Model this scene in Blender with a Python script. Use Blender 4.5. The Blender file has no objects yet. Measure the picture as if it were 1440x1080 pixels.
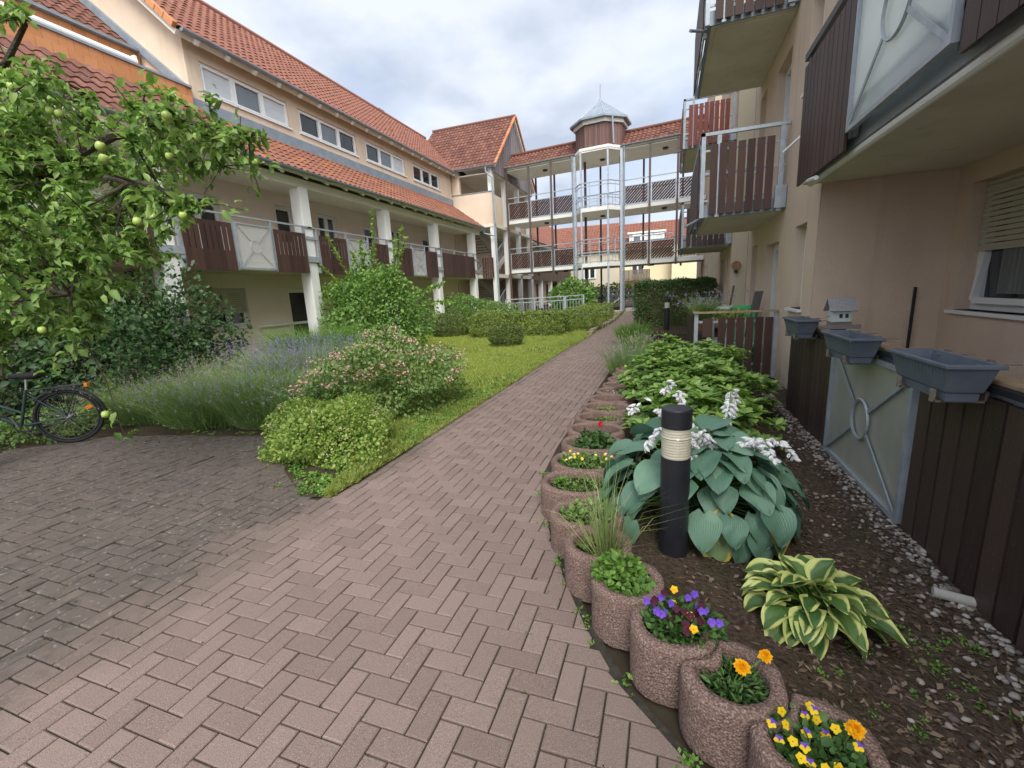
import bpy, math, random
import numpy as np
from mathutils import Vector, Matrix
rnd = random.Random(7)
RS = np.random.RandomState(11)
R_ = math.radians
sc = bpy.context.scene
COL = sc.collection
WL = {}
UP = np.array([0, 0, 1.0])

def nrm(v):
    v = np.asarray(v, float)
    n = np.linalg.norm(v, axis=-1, keepdims=True)
    return v / np.maximum(n, 1e-9)

def gz(y):
    t = min(max((y - 13.5) / 10.5, 0), 1)
    return .38 * t * t * (3 - 2 * t)

# ------------------------------------------------------------ objects
def tag(o, label=None, cat=None, group=None, kind=None):
    if label: o['label'] = label
    if cat: o['category'] = cat
    if group: o['group'] = group
    if kind: o['kind'] = kind
    return o

def thing(name, label, cat, loc=(0, 0, 0), group=None):
    o = bpy.data.objects.new(name, None)
    o.empty_display_size = .2
    COL.objects.link(o)
    o.location = loc
    WL[o.name] = np.array(loc, float)
    return tag(o, label, cat, group)

def link_mesh(name, me, parent=None):
    o = bpy.data.objects.new(name, me)
    COL.objects.link(o)
    if parent is not None:
        o.parent = parent
        WL[o.name] = WL[parent.name]
    else:
        WL[o.name] = np.zeros(3)
    return o

def np_mesh(name, V, F, mat, parent=None, smooth=False, uv=None):
    """V (n,3) world coordinates, F (m,k) faces -> one mesh object"""
    V = np.asarray(V, np.float32).reshape(-1, 3)
    F = np.asarray(F, np.int32)
    if parent is not None:
        V = V - WL[parent.name].astype(np.float32)
    me = bpy.data.meshes.new(name)
    m, k = F.shape
    me.vertices.add(len(V)); me.vertices.foreach_set('co', V.ravel())
    me.loops.add(m * k); me.loops.foreach_set('vertex_index', F.ravel())
    me.polygons.add(m); me.polygons.foreach_set('loop_start', np.arange(0, m * k, k, dtype=np.int32))
    if smooth: me.polygons.foreach_set('use_smooth', np.ones(m, bool))
    if uv is not None:
        l = me.uv_layers.new(name='UVMap')
        l.data.foreach_set('uv', np.asarray(uv, np.float32)[F.ravel()].ravel())
    me.update(calc_edges=True)
    me.materials.append(mat)
    return link_mesh(name, me, parent)

class MB:
    """collects shapes (world coordinates) and links them as ONE mesh object"""
    def __init__(s): s.v = []; s.f = []
    def add(s, V, F):
        b = len(s.v); s.v += [tuple(p) for p in V]; s.f += [tuple(i + b for i in q) for q in F]
    def box(s, x0, x1, y0, y1, z0, z1):
        x0, x1 = min(x0, x1), max(x0, x1); y0, y1 = min(y0, y1), max(y0, y1)
        s.add([(x0,y0,z0),(x1,y0,z0),(x1,y1,z0),(x0,y1,z0),(x0,y0,z1),(x1,y0,z1),(x1,y1,z1),(x0,y1,z1)],
              [(0,3,2,1),(4,5,6,7),(0,1,5,4),(1,2,6,5),(2,3,7,6),(3,0,4,7)])
        return s
    def hexa(s, b, t):
        """b, t: four bottom and four top corners, same winding (ccw from above)"""
        s.add(list(b) + list(t), [(0,3,2,1),(4,5,6,7),(0,1,5,4),(1,2,6,5),(2,3,7,6),(3,0,4,7)]); return s
    def bar(s, p, q, w, h=None, up=UP):
        """square bar from p to q, w across, h along 'up'"""
        h = w if h is None else h
        p = np.array(p, float); q = np.array(q, float); d = nrm(q - p)
        a = np.cross(d, up)
        if np.linalg.norm(a) < 1e-3: a = np.cross(d, [1, 0, 0.])
        a = nrm(a) * w / 2; b = nrm(np.cross(a, d)) * h / 2
        c = [-a - b, a - b, a + b, -a + b]
        s.hexa([p + c[0], p + c[1], q + c[1], q + c[0]], [p + c[3], p + c[2], q + c[2], q + c[3]]); return s
    def tube(s, pts, r, n=8, cap=True):
        pts = [np.array(p, float) for p in pts]
        rr = r if hasattr(r, '__len__') else [r] * len(pts)
        V = []; u = None
        for i, p in enumerate(pts):
            d = nrm(pts[min(i + 1, len(pts) - 1)] - pts[max(i - 1, 0)])
            if u is None:
                u = np.cross(d, UP)
                if np.linalg.norm(u) < 1e-3: u = np.array([1., 0, 0])
            u = nrm(u - d * np.dot(u, d)); w = np.cross(d, u)
            for k in range(n):
                a = 2 * math.pi * k / n
                V.append(p + rr[i] * (math.cos(a) * u + math.sin(a) * w))
        F = []
        for i in range(len(pts) - 1):
            for k in range(n):
                F.append((i*n+k, i*n+(k+1) % n, (i+1)*n+(k+1) % n, (i+1)*n+k))
        if cap:
            F.append(tuple(range(n))[::-1]); F.append(tuple((len(pts)-1)*n + k for k in range(n)))
        s.add(V, F); return s
    def lathe(s, c, prof, n=24):
        """prof: (radius, z) pairs round the vertical axis at c"""
        V = []; F = []
        for r, z in prof:
            for k in range(n):
                a = 2 * math.pi * k / n
                V.append((c[0] + r * math.cos(a), c[1] + r * math.sin(a), c[2] + z))
        for i in range(len(prof) - 1):
            for k in range(n):
                F.append((i*n+k, i*n+(k+1) % n, (i+1)*n+(k+1) % n, (i+1)*n+k))
        F.append(tuple(range(n))[::-1]); F.append(tuple((len(prof)-1)*n+k for k in range(n)))
        s.add(V, F); return s
    def ring(s, c, rad, r, axis=(1, 0, 0), n=24, m=6):
        ax = nrm(axis); u = np.cross(ax, UP); u = nrm(u) if np.linalg.norm(u) > 1e-3 else np.array([1., 0, 0]); w = np.cross(ax, u)
        V = []; F = []
        for i in range(n):
            a = 2*math.pi*i/n; d = math.cos(a)*u + math.sin(a)*w
            for k in range(m):
                b = 2*math.pi*k/m
                V.append(np.array(c) + d*(rad + r*math.cos(b)) + ax*(r*math.sin(b)))
        for i in range(n):
            for k in range(m):
                F.append((i*m+k, ((i+1) % n)*m+k, ((i+1) % n)*m+(k+1) % m, i*m+(k+1) % m))
        s.add(V, F); return s
    def quad(s, a, b, c, d): s.add([a, b, c, d], [(0, 1, 2, 3)]); return s
    def poly(s, pts): s.add(pts, [tuple(range(len(pts)))]); return s
    def prism(s, pts, d):
        """polygon pts extruded by vector d"""
        d = np.array(d, float); n = len(pts); P2 = [np.array(p, float) + d for p in pts]
        s.add(list(pts) + P2, [tuple(range(n))[::-1], tuple(range(n, 2*n))] + [(i, (i+1) % n, n+(i+1) % n, n+i) for i in range(n)]); return s
    def wall(s, o, u, W, H, holes, n, d):
        """wall face at o along u (horizontal, length W, height H) with openings (u0,u1,v0,v1) and reveals of depth d along n"""
        o = np.array(o, float); u = np.array(u, float); n = np.array(n, float)
        U = sorted({0, W, *[h[0] for h in holes], *[h[1] for h in holes]}); Vv = sorted({0, H, *[h[2] for h in holes], *[h[3] for h in holes]})
        P = lambda a, b, e=0: o + u*a + UP*b + n*e
        for i in range(len(U)-1):
            for j in range(len(Vv)-1):
                cu = (U[i]+U[i+1])/2; cv = (Vv[j]+Vv[j+1])/2
                if any(h[0] < cu < h[1] and h[2] < cv < h[3] for h in holes): continue
                s.quad(P(U[i], Vv[j]), P(U[i+1], Vv[j]), P(U[i+1], Vv[j+1]), P(U[i], Vv[j+1]))
        for a, b, c, e in holes:
            for p, q in (((a, c), (b, c)), ((b, c), (b, e)), ((b, e), (a, e)), ((a, e), (a, c))):
                s.quad(P(*p), P(*q), P(*q, d), P(*p, d))
        return s
    def build(s, name, mat, parent=None, smooth=False, bevel=0):
        L = WL[parent.name] if parent is not None else np.zeros(3)
        me = bpy.data.meshes.new(name)
        me.from_pydata([tuple(np.array(p) - L) for p in s.v], [], s.f)
        me.materials.append(mat)
        if smooth:
            me.polygons.foreach_set('use_smooth', np.ones(len(me.polygons), bool))
        me.update()
        o = link_mesh(name, me, parent)
        if bevel:
            b = o.modifiers.new('Bevel', 'BEVEL'); b.width = bevel; b.segments = 1; b.limit_method = 'ANGLE'
        return o

# ------------------------------------------------------------ materials
def pm(name, c1, c2=None, rough=.7, ns=4., isl=0., nd=4., bump=None, metal=0., spec=.4, trans=0., c3=None, stretch=None, contrast=1.0):
    m = bpy.data.materials.new(name); m.use_nodes = True
    nt = m.node_tree; N = nt.nodes; L = nt.links; N.clear()
    out = N.new('ShaderNodeOutputMaterial'); b = N.new('ShaderNodeBsdfPrincipled')
    b.inputs['Roughness'].default_value = rough; b.inputs['Metallic'].default_value = metal
    b.inputs['Specular IOR Level'].default_value = spec
    b.inputs['Base Color'].default_value = (*c1, 1)
    tc = N.new('ShaderNodeNewGeometry'); vec = tc.outputs['Position']
    if stretch:
        mp = N.new('ShaderNodeMapping'); mp.inputs['Scale'].default_value = stretch
        L.new(vec, mp.inputs['Vector']); vec = mp.outputs['Vector']
    colout = None
    if c2 is not None:
        ramp = N.new('ShaderNodeValToRGB'); e = ramp.color_ramp.elements
        lo = .5 - .22 / contrast; hi = .5 + .22 / contrast
        if isl > .6: lo, hi = .02, .98
        e[0].position = lo; e[0].color = (*c1, 1); e[1].position = hi; e[1].color = (*(c3 or c2), 1)
        if c3 is not None:
            x = e.new((lo + hi) / 2); x.color = (*c2, 1)
        fac = None
        if isl < 1:
            nz = N.new('ShaderNodeTexNoise'); nz.inputs['Scale'].default_value = ns; nz.inputs['Detail'].default_value = nd
            L.new(vec, nz.inputs['Vector']); fac = nz.outputs['Fac']
        if isl > 0:
            g = N.new('ShaderNodeNewGeometry')
            if fac is None: fac = g.outputs['Random Per Island']
            else:
                mx = N.new('ShaderNodeMix'); mx.inputs['Factor'].default_value = isl
                L.new(fac, mx.inputs[2]); L.new(g.outputs['Random Per Island'], mx.inputs[3]); fac = mx.outputs[0]
        L.new(fac, ramp.inputs['Fac']); colout = ramp.outputs['Color']
        L.new(colout, b.inputs['Base Color'])
    if bump:
        nb = N.new('ShaderNodeTexNoise'); nb.inputs['Scale'].default_value = bump[0]; nb.inputs['Detail'].default_value = 3
        L.new(vec, nb.inputs['Vector'])
        bp = N.new('ShaderNodeBump'); bp.inputs['Strength'].default_value = bump[1]; bp.inputs['Distance'].default_value = bump[2] if len(bump) > 2 else .01
        L.new(nb.outputs['Fac'], bp.inputs['Height']); L.new(bp.outputs['Normal'], b.inputs['Normal'])
    if trans > 0:
        t = N.new('ShaderNodeBsdfTranslucent'); mix = N.new('ShaderNodeMixShader'); mix.inputs[0].default_value = trans
        if colout is not None:
            hs = N.new('ShaderNodeHueSaturation'); hs.inputs['Value'].default_value = 1.5; hs.inputs['Saturation'].default_value = 1.1
            L.new(colout, hs.inputs['Color']); L.new(hs.outputs['Color'], t.inputs['Color'])
        else: t.inputs['Color'].default_value = (*c1, 1)
        L.new(b.outputs[0], mix.inputs[1]); L.new(t.outputs[0], mix.inputs[2]); L.new(mix.outputs[0], out.inputs['Surface'])
    else:
        L.new(b.outputs[0], out.inputs['Surface'])
    m['bsdf'] = b.name
    return m

def mul_noise(m, scale, lo, hi, detail=6., amount=1., dark=(.35, .33, .3), stretch=None, mask=None):
    """blend a second, larger pattern (dirt, moss, lichen, painted shade) over the base colour"""
    nt = m.node_tree; N = nt.nodes; L = nt.links; b = N[m['bsdf']]
    inp = b.inputs['Base Color']
    nz = N.new('ShaderNodeTexNoise'); nz.inputs['Scale'].default_value = scale; nz.inputs['Detail'].default_value = detail
    tc = N.new('ShaderNodeNewGeometry'); vec = tc.outputs['Position']
    if stretch:
        mp = N.new('ShaderNodeMapping'); mp.inputs['Scale'].default_value = stretch; L.new(vec, mp.inputs['Vector']); vec = mp.outputs['Vector']
    L.new(vec, nz.inputs['Vector'])
    mr = N.new('ShaderNodeMapRange'); mr.inputs['From Min'].default_value = lo; mr.inputs['From Max'].default_value = hi
    mr.inputs['To Max'].default_value = amount
    L.new(nz.outputs['Fac'], mr.inputs['Value'])
    mx = N.new('ShaderNodeMix'); mx.data_type = 'RGBA'
    if inp.is_linked: L.new(inp.links[0].from_socket, mx.inputs[6])
    else: mx.inputs[6].default_value = inp.default_value
    mx.inputs[7].default_value = (*dark, 1)
    fac = mr.outputs[0]
    if mask is not None:
        mm = N.new('ShaderNodeMath'); mm.operation = 'MULTIPLY'; L.new(fac, mm.inputs[0]); L.new(mask(N, L), mm.inputs[1]); fac = mm.outputs[0]
    L.new(fac, mx.inputs[0]); L.new(mx.outputs[2], inp)
    return m

MAT = {}
def low(z0, z1):
    def f(N, L):
        g = N.new('ShaderNodeNewGeometry'); sp = N.new('ShaderNodeSeparateXYZ'); L.new(g.outputs['Position'], sp.inputs[0])
        mr = N.new('ShaderNodeMapRange'); mr.inputs['From Min'].default_value = z1; mr.inputs['From Max'].default_value = z0; L.new(sp.outputs[2], mr.inputs['Value']); return mr.outputs[0]
    return f
def mk():
    M = MAT
    M['stucco'] = pm('stucco_beige', (.60, .48, .37), (.67, .545, .43), rough=.9, ns=1.3, bump=(90, .35, .02), spec=.15)
    mul_noise(M['stucco'], .7, .52, .75, amount=.35, dark=(.50, .38, .27), stretch=(1, 1, .35)); mul_noise(M['stucco'], 5, .57, .72, amount=.3, dark=(.44, .35, .26), stretch=(1, 1, .1))
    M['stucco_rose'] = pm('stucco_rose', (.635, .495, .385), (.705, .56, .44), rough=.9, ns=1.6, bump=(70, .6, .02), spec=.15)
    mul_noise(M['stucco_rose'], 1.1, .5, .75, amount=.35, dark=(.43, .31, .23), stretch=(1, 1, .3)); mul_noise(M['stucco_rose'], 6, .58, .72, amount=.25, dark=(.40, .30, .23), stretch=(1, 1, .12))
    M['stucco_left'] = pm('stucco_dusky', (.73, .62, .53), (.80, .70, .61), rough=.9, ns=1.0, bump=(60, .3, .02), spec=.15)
    for k in ('stucco', 'stucco_rose', 'stucco_left'):      # splash dirt along the foot of the walls
        mul_noise(M[k], 7, .38, .62, amount=.7, dark=(.26, .21, .16), mask=low(.05, .55)); mul_noise(M[k], 3, .60, .72, amount=.22, dark=(.40, .33, .26), stretch=(1, 1, .06))
    M['cream'] = pm('stucco_cream', (.72, .63, .40), (.78, .70, .48), rough=.9, ns=.8, spec=.15)
    M['pale'] = pm('stucco_pale', (.70, .68, .62), (.77, .75, .70), rough=.9, ns=1.5, bump=(60, .2, .02), spec=.15)
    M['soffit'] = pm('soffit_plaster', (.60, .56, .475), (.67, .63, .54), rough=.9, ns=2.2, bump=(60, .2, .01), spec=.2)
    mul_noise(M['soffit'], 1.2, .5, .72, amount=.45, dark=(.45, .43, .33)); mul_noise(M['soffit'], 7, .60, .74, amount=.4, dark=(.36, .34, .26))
    M['soffit_w'] = pm('soffit_wood_white', (.70, .67, .60), (.77, .74, .67), rough=.8, ns=3)
    M['white'] = pm('white_paint', (.74, .74, .73), (.80, .80, .79), rough=.55, ns=2, bump=(25, .1, .01))
    mul_noise(M['white'], 2.2, .52, .75, amount=.3, dark=(.55, .55, .52), stretch=(1, 1, .3))
    M['pvc'] = pm('white_plastic', (.78, .79, .79), rough=.35)
    M['brown'] = pm('brown_wood', (.043, .023, .0185), (.074, .040, .032), spec=.28, rough=.5, ns=6, isl=.5, stretch=(6, 6, .5), bump=(30, .25, .004))
    M['brown_dark'] = pm('dark_brown_wood', (.035, .0215, .017), (.062, .039, .031), rough=.5, ns=8, isl=.45, stretch=(8, 8, .6), bump=(40, .3, .004))
    mul_noise(M['brown_dark'], 55, .62, .72, amount=.35, dark=(.14, .13, .12))
    M['red_wood'] = pm('red_brown_wood', (.17, .045, .033), (.23, .066, .05), rough=.55, ns=6, isl=.5, stretch=(6, 6, .5), bump=(30, .2, .004))
    M['slate_wood'] = pm('weathered_cladding', (.12, .10, .10), (.24, .21, .21), rough=.7, ns=5, isl=.7, stretch=(5, 5, .5))
    M['turret_wood'] = pm('turret_cladding', (.11, .058, .048), (.16, .09, .075), rough=.6, ns=5, isl=.5, stretch=(5, 5, .4))
    M['galv'] = pm('galvanised_steel', (.30, .34, .375), (.42, .465, .50), rough=.45, ns=9, metal=.35, spec=.5)
    mul_noise(M['galv'], 6, .55, .7, amount=.4, dark=(.28, .29, .29))
    M['zinc'] = pm('zinc_sheet', (.19, .225, .26), (.27, .31, .355), rough=.45, ns=4, metal=.2, spec=.5)
    M['steel_dark'] = pm('dark_steel', (.06, .065, .07), rough=.5, metal=.3)
    M['post_brown'] = pm('brown_post_paint', (.075, .050, .045), (.10, .07, .062), rough=.5, ns=5)
    M['handrail'] = pm('handrail_wood', (.27, .185, .11), (.38, .275, .17), rough=.7, ns=5, stretch=(4, .6, 4), bump=(25, .3, .004))
    mul_noise(M['handrail'], 9, .55, .72, amount=.7, dark=(.10, .085, .07))
    M['tile'] = pm('clay_tile', (.165, .066, .046), (.232, .097, .066), c3=(.195, .080, .055), rough=.7, ns=3, isl=.7, bump=(40, .2, .005), spec=.25)
    mul_noise(M['tile'], .9, .58, .8, amount=.45, dark=(.18, .075, .045)); mul_noise(M['tile'], 14, .66, .78, amount=.5, dark=(.42, .30, .20))
    M['tile_old'] = pm('weathered_clay_tile', (.095, .042, .033), (.150, .066, .050), c3=(.20, .09, .062), rough=.8, ns=3, isl=.7, bump=(40, .2, .005), spec=.2)
    mul_noise(M['tile_old'], 12, .62, .78, amount=.6, dark=(.33, .24, .17))
    M['tile_low'] = pm('lichened_clay_tile', (.160, .064, .044), (.225, .094, .062), c3=(.19, .078, .052), rough=.7, ns=3, isl=.7, bump=(40, .2, .005), spec=.25)
    mul_noise(M['tile_low'], 1.6, .52, .68, amount=.55, dark=(.33, .135, .05)); mul_noise(M['tile_low'], 14, .64, .78, amount=.5, dark=(.40, .27, .17))
    M['tile_orange'] = pm('orange_hung_tile', (.45, .19, .08), (.54, .245, .11), rough=.7, ns=5, isl=.4, spec=.25)
    M['lichen'] = pm('lichened_tile', (.38, .13, .05), (.46, .20, .09), rough=.8, ns=5, isl=.5)
    M['glass'] = pm('window_glass', (.025, .03, .033), rough=.06, spec=.7)
    M['glass_blue'] = pm('glass_painted_sky', (.10, .12, .13), (.17, .19, .2), rough=.08, ns=1.2, spec=.9)  # pale sky reflection painted into the base colour of the pane
    M['blind'] = pm('white_blind_behind_glass', (.50, .53, .55), (.60, .63, .65), rough=.2, ns=2, spec=.6, stretch=(1, 1, 16))
    M['shutter'] = pm('roller_shutter', (.43, .40, .31), (.48, .45, .36), rough=.5, ns=3)
    M['frost'] = pm('frosted_glass', (.62, .68, .69), (.74, .79, .80), rough=.22, ns=1.3, spec=.6, trans=.55)
    m = pm('clear_wired_glass', (.62, .66, .66), rough=.15, spec=.5); nt = m.node_tree; b = nt.nodes[m['bsdf']]; tr = nt.nodes.new('ShaderNodeBsdfTransparent'); mx = nt.nodes.new('ShaderNodeMixShader'); mx.inputs[0].default_value = .74
    nt.links.new(b.outputs[0], mx.inputs[1]); nt.links.new(tr.outputs[0], mx.inputs[2]); nt.links.new(mx.outputs[0], [n for n in nt.nodes if n.type == 'OUTPUT_MATERIAL'][0].inputs['Surface']); M['clear'] = m
    M['frost_dirty'] = pm('dirty_frosted_glass', (.36, .38, .32), (.47, .48, .41), rough=.25, ns=1.6, spec=.5, trans=.25)
    mul_noise(M['frost_dirty'], 5, .5, .7, amount=.4, dark=(.30, .30, .22), stretch=(1, 1, .25))
    M['curtain'] = pm('net_curtain', (.10, .11, .11), (.20, .21, .21), rough=.8, ns=3, stretch=(18, 18, .6))
    M['black'] = pm('black_paint', (.013, .014, .018), (.02, .021, .026), rough=.42, ns=12, bump=(120, .08, .002))
    mul_noise(M['black'], 60, .68, .74, amount=.5, dark=(.12, .12, .12))
    M['rubber'] = pm('black_rubber', (.012, .012, .012), rough=.75)
    M['lens'] = pm('lamp_lens', (.44, .41, .31), (.56, .52, .41), rough=.2, ns=20, spec=.6, stretch=(1, 1, 10))
    M['chrome'] = pm('bare_metal', (.55, .56, .57), rough=.25, metal=.9)
    M['reflector'] = pm('orange_reflector', (.72, .22, .01), rough=.25)
    M['bikegreen'] = pm('dark_green_frame_paint', (.012, .035, .033), rough=.3, spec=.6)
    M['pot'] = pm('grey_plastic_planter', (.085, .102, .13), (.115, .136, .17), rough=.5, ns=7, bump=(60, .06, .004))
    mul_noise(M['pot'], 25, .6, .72, amount=.35, dark=(.16, .17, .18))
    M['birdblue'] = pm('pale_blue_paint', (.42, .50, .50), (.52, .58, .58), rough=.7, ns=14)
    M['birdroof'] = pm('grey_felt_roof', (.20, .20, .20), (.30, .30, .30), rough=.9, ns=60)
    M['ring'] = pm('red_brown_concrete', (.105, .062, .050), (.20, .128, .105), c3=(.38, .30, .26), rough=.95, ns=140, nd=3, bump=(110, 1.0, .012), spec=.15)
    mul_noise(M['ring'], 5, .5, .72, amount=.5, dark=(.085, .062, .05))
    mul_noise(M['ring'], 7, .62, .75, amount=.35, dark=(.10, .115, .05))
    M['soil'] = pm('dark_soil', (.022, .016, .012), (.05, .037, .028), rough=1, ns=30, bump=(60, .8, .02), spec=.1)
    M['bed'] = pm('bark_mulch_soil', (.030, .021, .016), (.075, .052, .038), c3=(.11, .082, .062), rough=1, ns=45, bump=(70, 1.0, .02), spec=.1)
    mul_noise(M['bed'], 2.4, .5, .68, amount=.55, dark=(.035, .042, .016))
    M['chips'] = pm('bark_chips', (.04, .024, .017), (.13, .085, .06), c3=(.25, .185, .135), rough=1, isl=1.0, spec=.1)
    M['pebble'] = pm('river_pebbles', (.09, .075, .065), (.20, .155, .12), c3=(.40, .37, .34), rough=.7, isl=1.0, spec=.3)
    M['lawn'] = pm('lawn_turf', (.135, .19, .028), (.20, .245, .038), c3=(.28, .29, .06), rough=1, ns=14, nd=8, bump=(120, .8, .03), spec=.1)
    M['joint'] = pm('paver_joint_sand', (.030, .027, .023), (.06, .052, .042), rough=1, ns=40, spec=.1)
    mul_noise(M['joint'], 1.5, .5, .68, amount=.8, dark=(.035, .05, .016))
    M['ground'] = pm('garden_soil', (.040, .031, .022), (.070, .056, .036), rough=1, ns=3, spec=.1)
    M['concrete'] = pm('concrete', (.33, .31, .28), (.42, .40, .36), rough=.9, ns=5, bump=(60, .3, .01), spec=.2)
    M['stone'] = pm('edging_stone', (.13, .105, .08), (.24, .20, .16), rough=1, ns=9, isl=.4, bump=(30, .8, .02), spec=.1)
    M['bark'] = pm('tree_bark', (.06, .048, .038), (.12, .10, .08), rough=1, ns=12, bump=(40, .8, .02), spec=.1)
    M['twig'] = pm('thin_stems', (.07, .055, .03), (.12, .10, .05), rough=.9, isl=1.0)
    M['mat'] = pm('steel_grating', (.22, .24, .25), (.30, .32, .33), rough=.5, metal=.4, ns=12)
    M['teal'] = pm('green_plastic', (.05, .40, .14), rough=.4)
    M['tabletop'] = pm('pale_table_top', (.50, .60, .60), rough=.4)
    M['terracotta'] = pm('terracotta', (.38, .20, .12), rough=.9)
    # foliage
    def leaf(n, a, b, c, tr=.22, rough=.5, sp=.35): M[n] = pm('leaf_' + n, a, b, c3=c, rough=rough, isl=1.0, trans=tr, spec=sp)
    leaf('apple', (.082, .16, .036), (.16, .27, .06), (.28, .385, .115), .36)
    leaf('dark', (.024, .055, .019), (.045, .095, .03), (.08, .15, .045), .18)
    leaf('fresh', (.075, .165, .036), (.13, .24, .05), (.20, .32, .075), .3)
    leaf('shoot', (.14, .24, .045), (.20, .31, .06), (.27, .38, .09), .35)
    leaf('pinkbush', (.085, .155, .042), (.14, .225, .06), (.22, .31, .09), .25)
    leaf('gold', (.13, .23, .04), (.22, .33, .06), (.37, .42, .12), .3)
    leaf('rhodo', (.10, .20, .036), (.18, .31, .058), (.30, .42, .10), .22, .35, .5)
    leaf('box', (.06, .095, .024), (.10, .14, .034), (.155, .19, .045), .18)
    leaf('hedge', (.045, .10, .028), (.08, .155, .044), (.13, .215, .064), .18)
    leaf('yhedge', (.10, .155, .033), (.16, .22, .046), (.235, .29, .066), .22)
    leaf('grass', (.16, .235, .05), (.25, .315, .07), (.38, .40, .12), .3, .6)
    leaf('lav', (.11, .19, .058), (.175, .27, .082), (.26, .36, .12), .22, .7)
    leaf('herb', (.08, .17, .028), (.13, .25, .042), (.20, .34, .07), .28)
    leaf('blade', (.12, .17, .05), (.22, .26, .09), (.42, .36, .18), .2, .6)
    leaf('violaleaf', (.03, .08, .02), (.06, .13, .03), (.10, .19, .045), .2)
    def petal(n, a, b, tr=.25): M[n] = pm('petal_' + n, a, b, rough=.6, isl=1.0, trans=tr, spec=.2)
    petal('purple', (.11, .05, .42), (.22, .10, .60)); petal('yellow', (.80, .52, .01), (.86, .62, .03)); petal('orange', (.85, .42, .008), (.88, .52, .015))
    petal('maroon', (.05, .008, .02), (.09, .015, .035)); petal('red', (.65, .006, .04), (.75, .012, .07)); petal('white', (.72, .72, .70), (.82, .82, .80))
    petal('lavender', (.22, .19, .30), (.37, .33, .43)); petal('lavpurple', (.20, .15, .36), (.34, .27, .52)); petal('pink', (.46, .25, .22), (.62, .40, .35)); petal('pale', (.62, .55, .42), (.72, .66, .52))
    petal('dry', (.36, .29, .24), (.52, .43, .36))
    M['appleskin'] = pm('unripe_apple_skin', (.28, .40, .085), (.36, .46, .11), rough=.4, ns=12, spec=.4)
    mul_noise(M['appleskin'], 40, .62, .7, amount=.6, dark=(.30, .26, .12))
    # hosta leaves use the UV layer: u across, v along
    for nm, base, base2, edge, w0 in (('hosta', (.082, .175, .12), (.14, .255, .168), None, 0), ('hosta_yellowing', (.10, .18, .09), (.17, .25, .09), (.55, .42, .08), .66), ('hosta_cream', (.055, .125, .032), (.11, .19, .045), (.56, .59, .19), .60)):
        m = pm('leaf_' + nm, base, base2, rough=.42, ns=6, isl=.45, trans=.12, spec=.45); nt = m.node_tree; N = nt.nodes; L = nt.links; b = N[m['bsdf']]
        uv = N.new('ShaderNodeTexCoord'); sep = N.new('ShaderNodeSeparateXYZ'); L.new(uv.outputs['UV'], sep.inputs[0])
        w = N.new('ShaderNodeMath'); w.operation = 'MULTIPLY'; w.inputs[1].default_value = 95; L.new(sep.outputs[0], w.inputs[0])
        sn = N.new('ShaderNodeMath'); sn.operation = 'SINE'; L.new(w.outputs[0], sn.inputs[0])
        nz = N.new('ShaderNodeTexNoise'); nz.inputs['Scale'].default_value = 90; L.new(uv.outputs['Object'], nz.inputs['Vector'])
        ad = N.new('ShaderNodeMath'); ad.operation = 'ADD'; L.new(sn.outputs[0], ad.inputs[0]); L.new(nz.outputs['Fac'], ad.inputs[1])
        bp = N.new('ShaderNodeBump'); bp.inputs['Strength'].default_value = .26; bp.inputs['Distance'].default_value = .004
        L.new(ad.outputs[0], bp.inputs['Height']); L.new(bp.outputs[0], b.inputs['Normal'])
        if edge:
            s1 = N.new('ShaderNodeMath'); s1.operation = 'SUBTRACT'; s1.inputs[1].default_value = .5; L.new(sep.outputs[0], s1.inputs[0])
            ab = N.new('ShaderNodeMath'); ab.operation = 'ABSOLUTE'; L.new(s1.outputs[0], ab.inputs[0])
            n2 = N.new('ShaderNodeTexNoise'); n2.inputs['Scale'].default_value = 22; L.new(uv.outputs['Object'], n2.inputs['Vector'])
            n3 = N.new('ShaderNodeMath'); n3.operation = 'MULTIPLY_ADD'; n3.inputs[1].default_value = .34; L.new(n2.outputs['Fac'], n3.inputs[0])
            d2 = N.new('ShaderNodeMath'); d2.operation = 'MULTIPLY'; d2.inputs[1].default_value = 2; L.new(ab.outputs[0], d2.inputs[0]); L.new(d2.outputs[0], n3.inputs[2])
            mr = N.new('ShaderNodeMapRange'); mr.inputs['From Min'].default_value = w0 + .14; mr.inputs['From Max'].default_value = w0 + .30; L.new(n3.outputs[0], mr.inputs['Value'])
            mx = N.new('ShaderNodeMix'); mx.data_type = 'RGBA'; L.new(b.inputs['Base Color'].links[0].from_socket, mx.inputs[6]); mx.inputs[7].default_value = (*edge, 1)
            L.new(mr.outputs[0], mx.inputs[0]); L.new(mx.outputs[2], b.inputs['Base Color'])
        M[nm] = m
    # pavers: reddish grey concrete, one tint per stone, exposed grit, dirt, moss and painted tree shade on the left
    m = pm('herringbone_pavers', (.168, .122, .105), (.232, .172, .150), rough=.92, ns=5, isl=.75, bump=(220, .5, .004), spec=.15)
    mul_noise(m, 330, .56, .68, amount=.6, dark=(.40, .33, .29), detail=2.)
    mul_noise(m, 290, .55, .66, amount=.7, dark=(.07, .05, .043), detail=2.5)
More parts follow.
